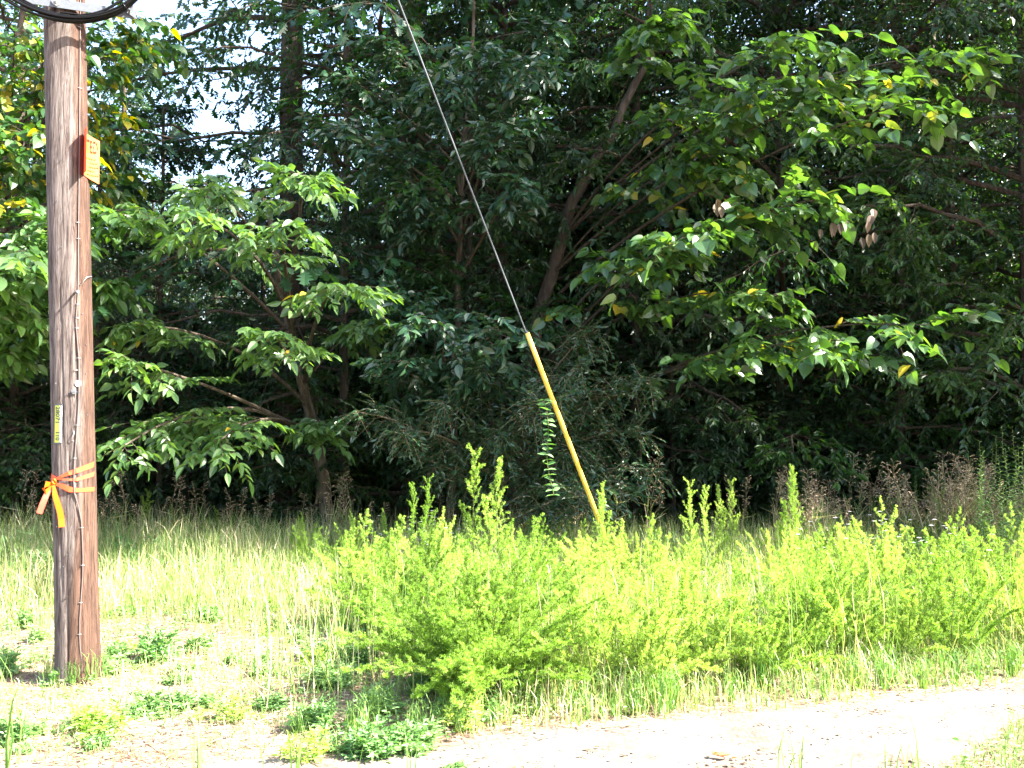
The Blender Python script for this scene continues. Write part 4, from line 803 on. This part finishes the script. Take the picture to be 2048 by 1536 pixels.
for k, (a, b, s) in enumerate(((230, 1118, .8), (330, 1118, .85), (410, 1118, .8), (540, 1118, .7), (30, 1118, .9), (130, 1118, .85), (480, 1118, .75), (600, 1118, .7), (270, 1118, .9))):
    L_.append(wput(SG2, 'seed_grass', a, b, k * 2.2, s, 'thin dry seed grasses between the pole and the bushes', 'seed grass', 'dry seed grasses left of the bushes'))
number(L_)
L_ = []
for k, (a, b, s) in enumerate(((1225, 1125, 1.1), (1275, 1125, 1.05), (1150, 1125, .8), (680, 1125, .95), (720, 1125, .9), (1480, 1125, .9), (1530, 1125, .95), (870, 1125, .7))):
    L_.append(wput(SG2, 'seed_grass', a, b, k * 1.2 + .5, s, 'dry seed grasses standing among the fennel plumes', 'seed grass', 'dry seed grasses among the plumes'))
number(L_)
def leafyweed(seed, ns, H):
    rng = np.random.default_rng(seed); az = rng.uniform(0, 6.283, ns); el = rng.uniform(0, .2, ns); D = np.stack([np.cos(az) * np.sin(el), np.sin(az) * np.sin(el), np.cos(el)], -1); L = H * rng.uniform(.7, 1.05, ns)
    st = arcs(rng, rng.normal(0, .05, (ns, 3)) * [1, 1, 0], D, L, 7, .02, .01); g, l = Geo(), Geo(); V, Fq = tubes(st, .004 * np.linspace(1, .4, 7)[None].repeat(ns, 0), 5); g.add(V, Fq)
    m_ = 64; s = np.tile(np.linspace(.15, 1, m_), (ns, 1)); Q, T = along(st, s); a_ = np.arange(m_) * 2.4; O = np.stack([np.cos(a_), np.sin(a_), .55 - 0 * a_], -1)[None].repeat(ns, 0); n_ = s.size
    V, Fa, rr = scatter(Q, O + rng.normal(0, .12, O.shape), np.tile([0, 0, 1.], (n_, 1)) + rng.normal(0, .2, (n_, 3)), .085 * (1.2 - .85 * s.ravel()) * rng.uniform(.8, 1.2, n_), ovate(.12, .25, .05), rng.uniform(0, 1, n_)); l.add(V, Fa, 0, rr)
    return clump_me(['stems', 'leaves'], [g, l], [M['stem'], M['weed']])
LW = leafyweed(71, 4, 1.35)
L_ = []
for k, (a, b, s) in enumerate(((1950, 1145, 1.0), (2010, 1160, 1.05), (1985, 1130, 1.1), (2045, 1130, 1.15), (1900, 1130, .85), (1830, 1125, .75), (2060, 1130, 1.0), (1760, 1130, .7), (1960, 1160, 1.1), (2030, 1150, 1.2))):
    L_.append(wput(LW, 'tall_weed', a, b, k * 1.1, s, 'tall narrow leaved weeds at the right edge', 'weed', 'tall narrow leaved weeds at the right edge'))
number(L_)
def flower(seed):
    rng = np.random.default_rng(seed); n_ = 11; g = Geo(); D = np.stack([rng.normal(0, .3, n_), rng.normal(0, .3, n_), np.ones(n_)], -1); st = arcs(rng, np.zeros((n_, 3)), D, rng.uniform(.55, .8, n_), 5, .05, .02); V, Fq = tubes(st, .0015, 3); g.add(V, Fq)
    p = clump_me(['stems'], [g], [M['stem']])
    for k in range(n_):
        l = Geo(); a_ = np.arange(9) * .7; V, Fa, rr = scatter(np.repeat(st[k:k + 1, -1], 9, 0), np.stack([np.cos(a_), np.sin(a_), .3 + 0 * a_], -1), np.tile([0, 0, 1.], (9, 1)), .022, OV, rng.uniform(0, 1, 9)); l.add(V, Fa, 0, rr)
        p.me += clump_me(['flower'], [l], [M['petal']]).me
    return p
FW = flower(81)
for k, (a, b, s) in enumerate(((810, 1165, .9), (850, 1170, 1), (780, 1160, .9), (880, 1175, .9), (1760, 1165, 1), (1700, 1180, 1), (1820, 1200, 1), (1900, 1230, 1), (1650, 1210, 1))):
    wput(FW, 'white_aster', a, b, k, s, 'small white flowered aster ' + ('left of the tallest plume' if a < 1000 else 'in the grass at the right'), 'wildflower', 'white asters ' + ('left of the tallest plume' if a < 1000 else 'at the right'))
# foreground blades and tufts
T1 = tuft(91, 5, .42, .009); T2 = tuft(92, 26, .24, .006, BLADE2)
L_ = []
for k, (a, Y, s) in enumerate(((395, 4.1, 1.1), (520, 4.0, 1.0), (610, 3.9, 1.15), (735, 4.0, 1.0), (815, 4.1, .9), (20, 4.4, 1.6), (1600, 4.2, .95), (1680, 4.1, 1.05), (1760, 4.1, .9), (1560, 4.0, 1.2), (1820, 4.2, 1))):
    x = toward(Y, a); L_.append(place(T1, 'grass_tuft', (x, Y, float(gh(x, Y))), k * 1.4, s, 'tufts of long grass blades rising at the bottom', 'grass tuft', 'long grass blades in the foreground'))
number(L_)
for k in range(60):
    a = r6.uniform(600, 2040); e_, _n = 5.2, 0; x = 0
    Yk = 5.6; 
    for _ in range(6): x = toward(Yk, a); Yk = 5.2 + .29 * x + .12
    Yk += r6.uniform(0, .35); place(T2, 'grass_tuft', (toward(Yk, a), Yk, 0), k * 1.1, r6.uniform(.65, .85) if k % 2 else r6.uniform(1.05, 1.35), '%s grass tuft on the track edge %s' % ('small' if k % 2 else 'larger', ['below the big bush', 'right of the big bush', 'below the yellow guard', 'below the middle of the right hand plants', 'below the tall fennel plume', 'toward the right border'][int((a - 600) / 241)]), 'grass tuft', 'grass tufts along the track edge %d' % (int((a - 600) / 241) * 2 + k % 2))
x, y = at(1432, 1512); V, Fa, rr = scatter(np.array([[0, 0, .03], [.03, .02, .02], [-.02, .01, .035], [.06, 0, .02]]), np.array([[1., .2, .2], [-1, .1, .3], [.3, 1, .1], [1, -.3, .2]]), np.array([[0, -.4, 1.]] * 4), np.array([.07, .06, .05, .03]), OV, np.array([.2, .6, .9, .4]))
o = Geo().add(V, Fa, 0, rr).build('fallen_leaf', M['redleaf']); o.location = (x, y, float(gh(x, y)) + .005); tag(o, 'curled red brown fallen leaf lying on the pale track', 'leaf')
print('done', time.time() - _t0, len(bpy.data.objects))
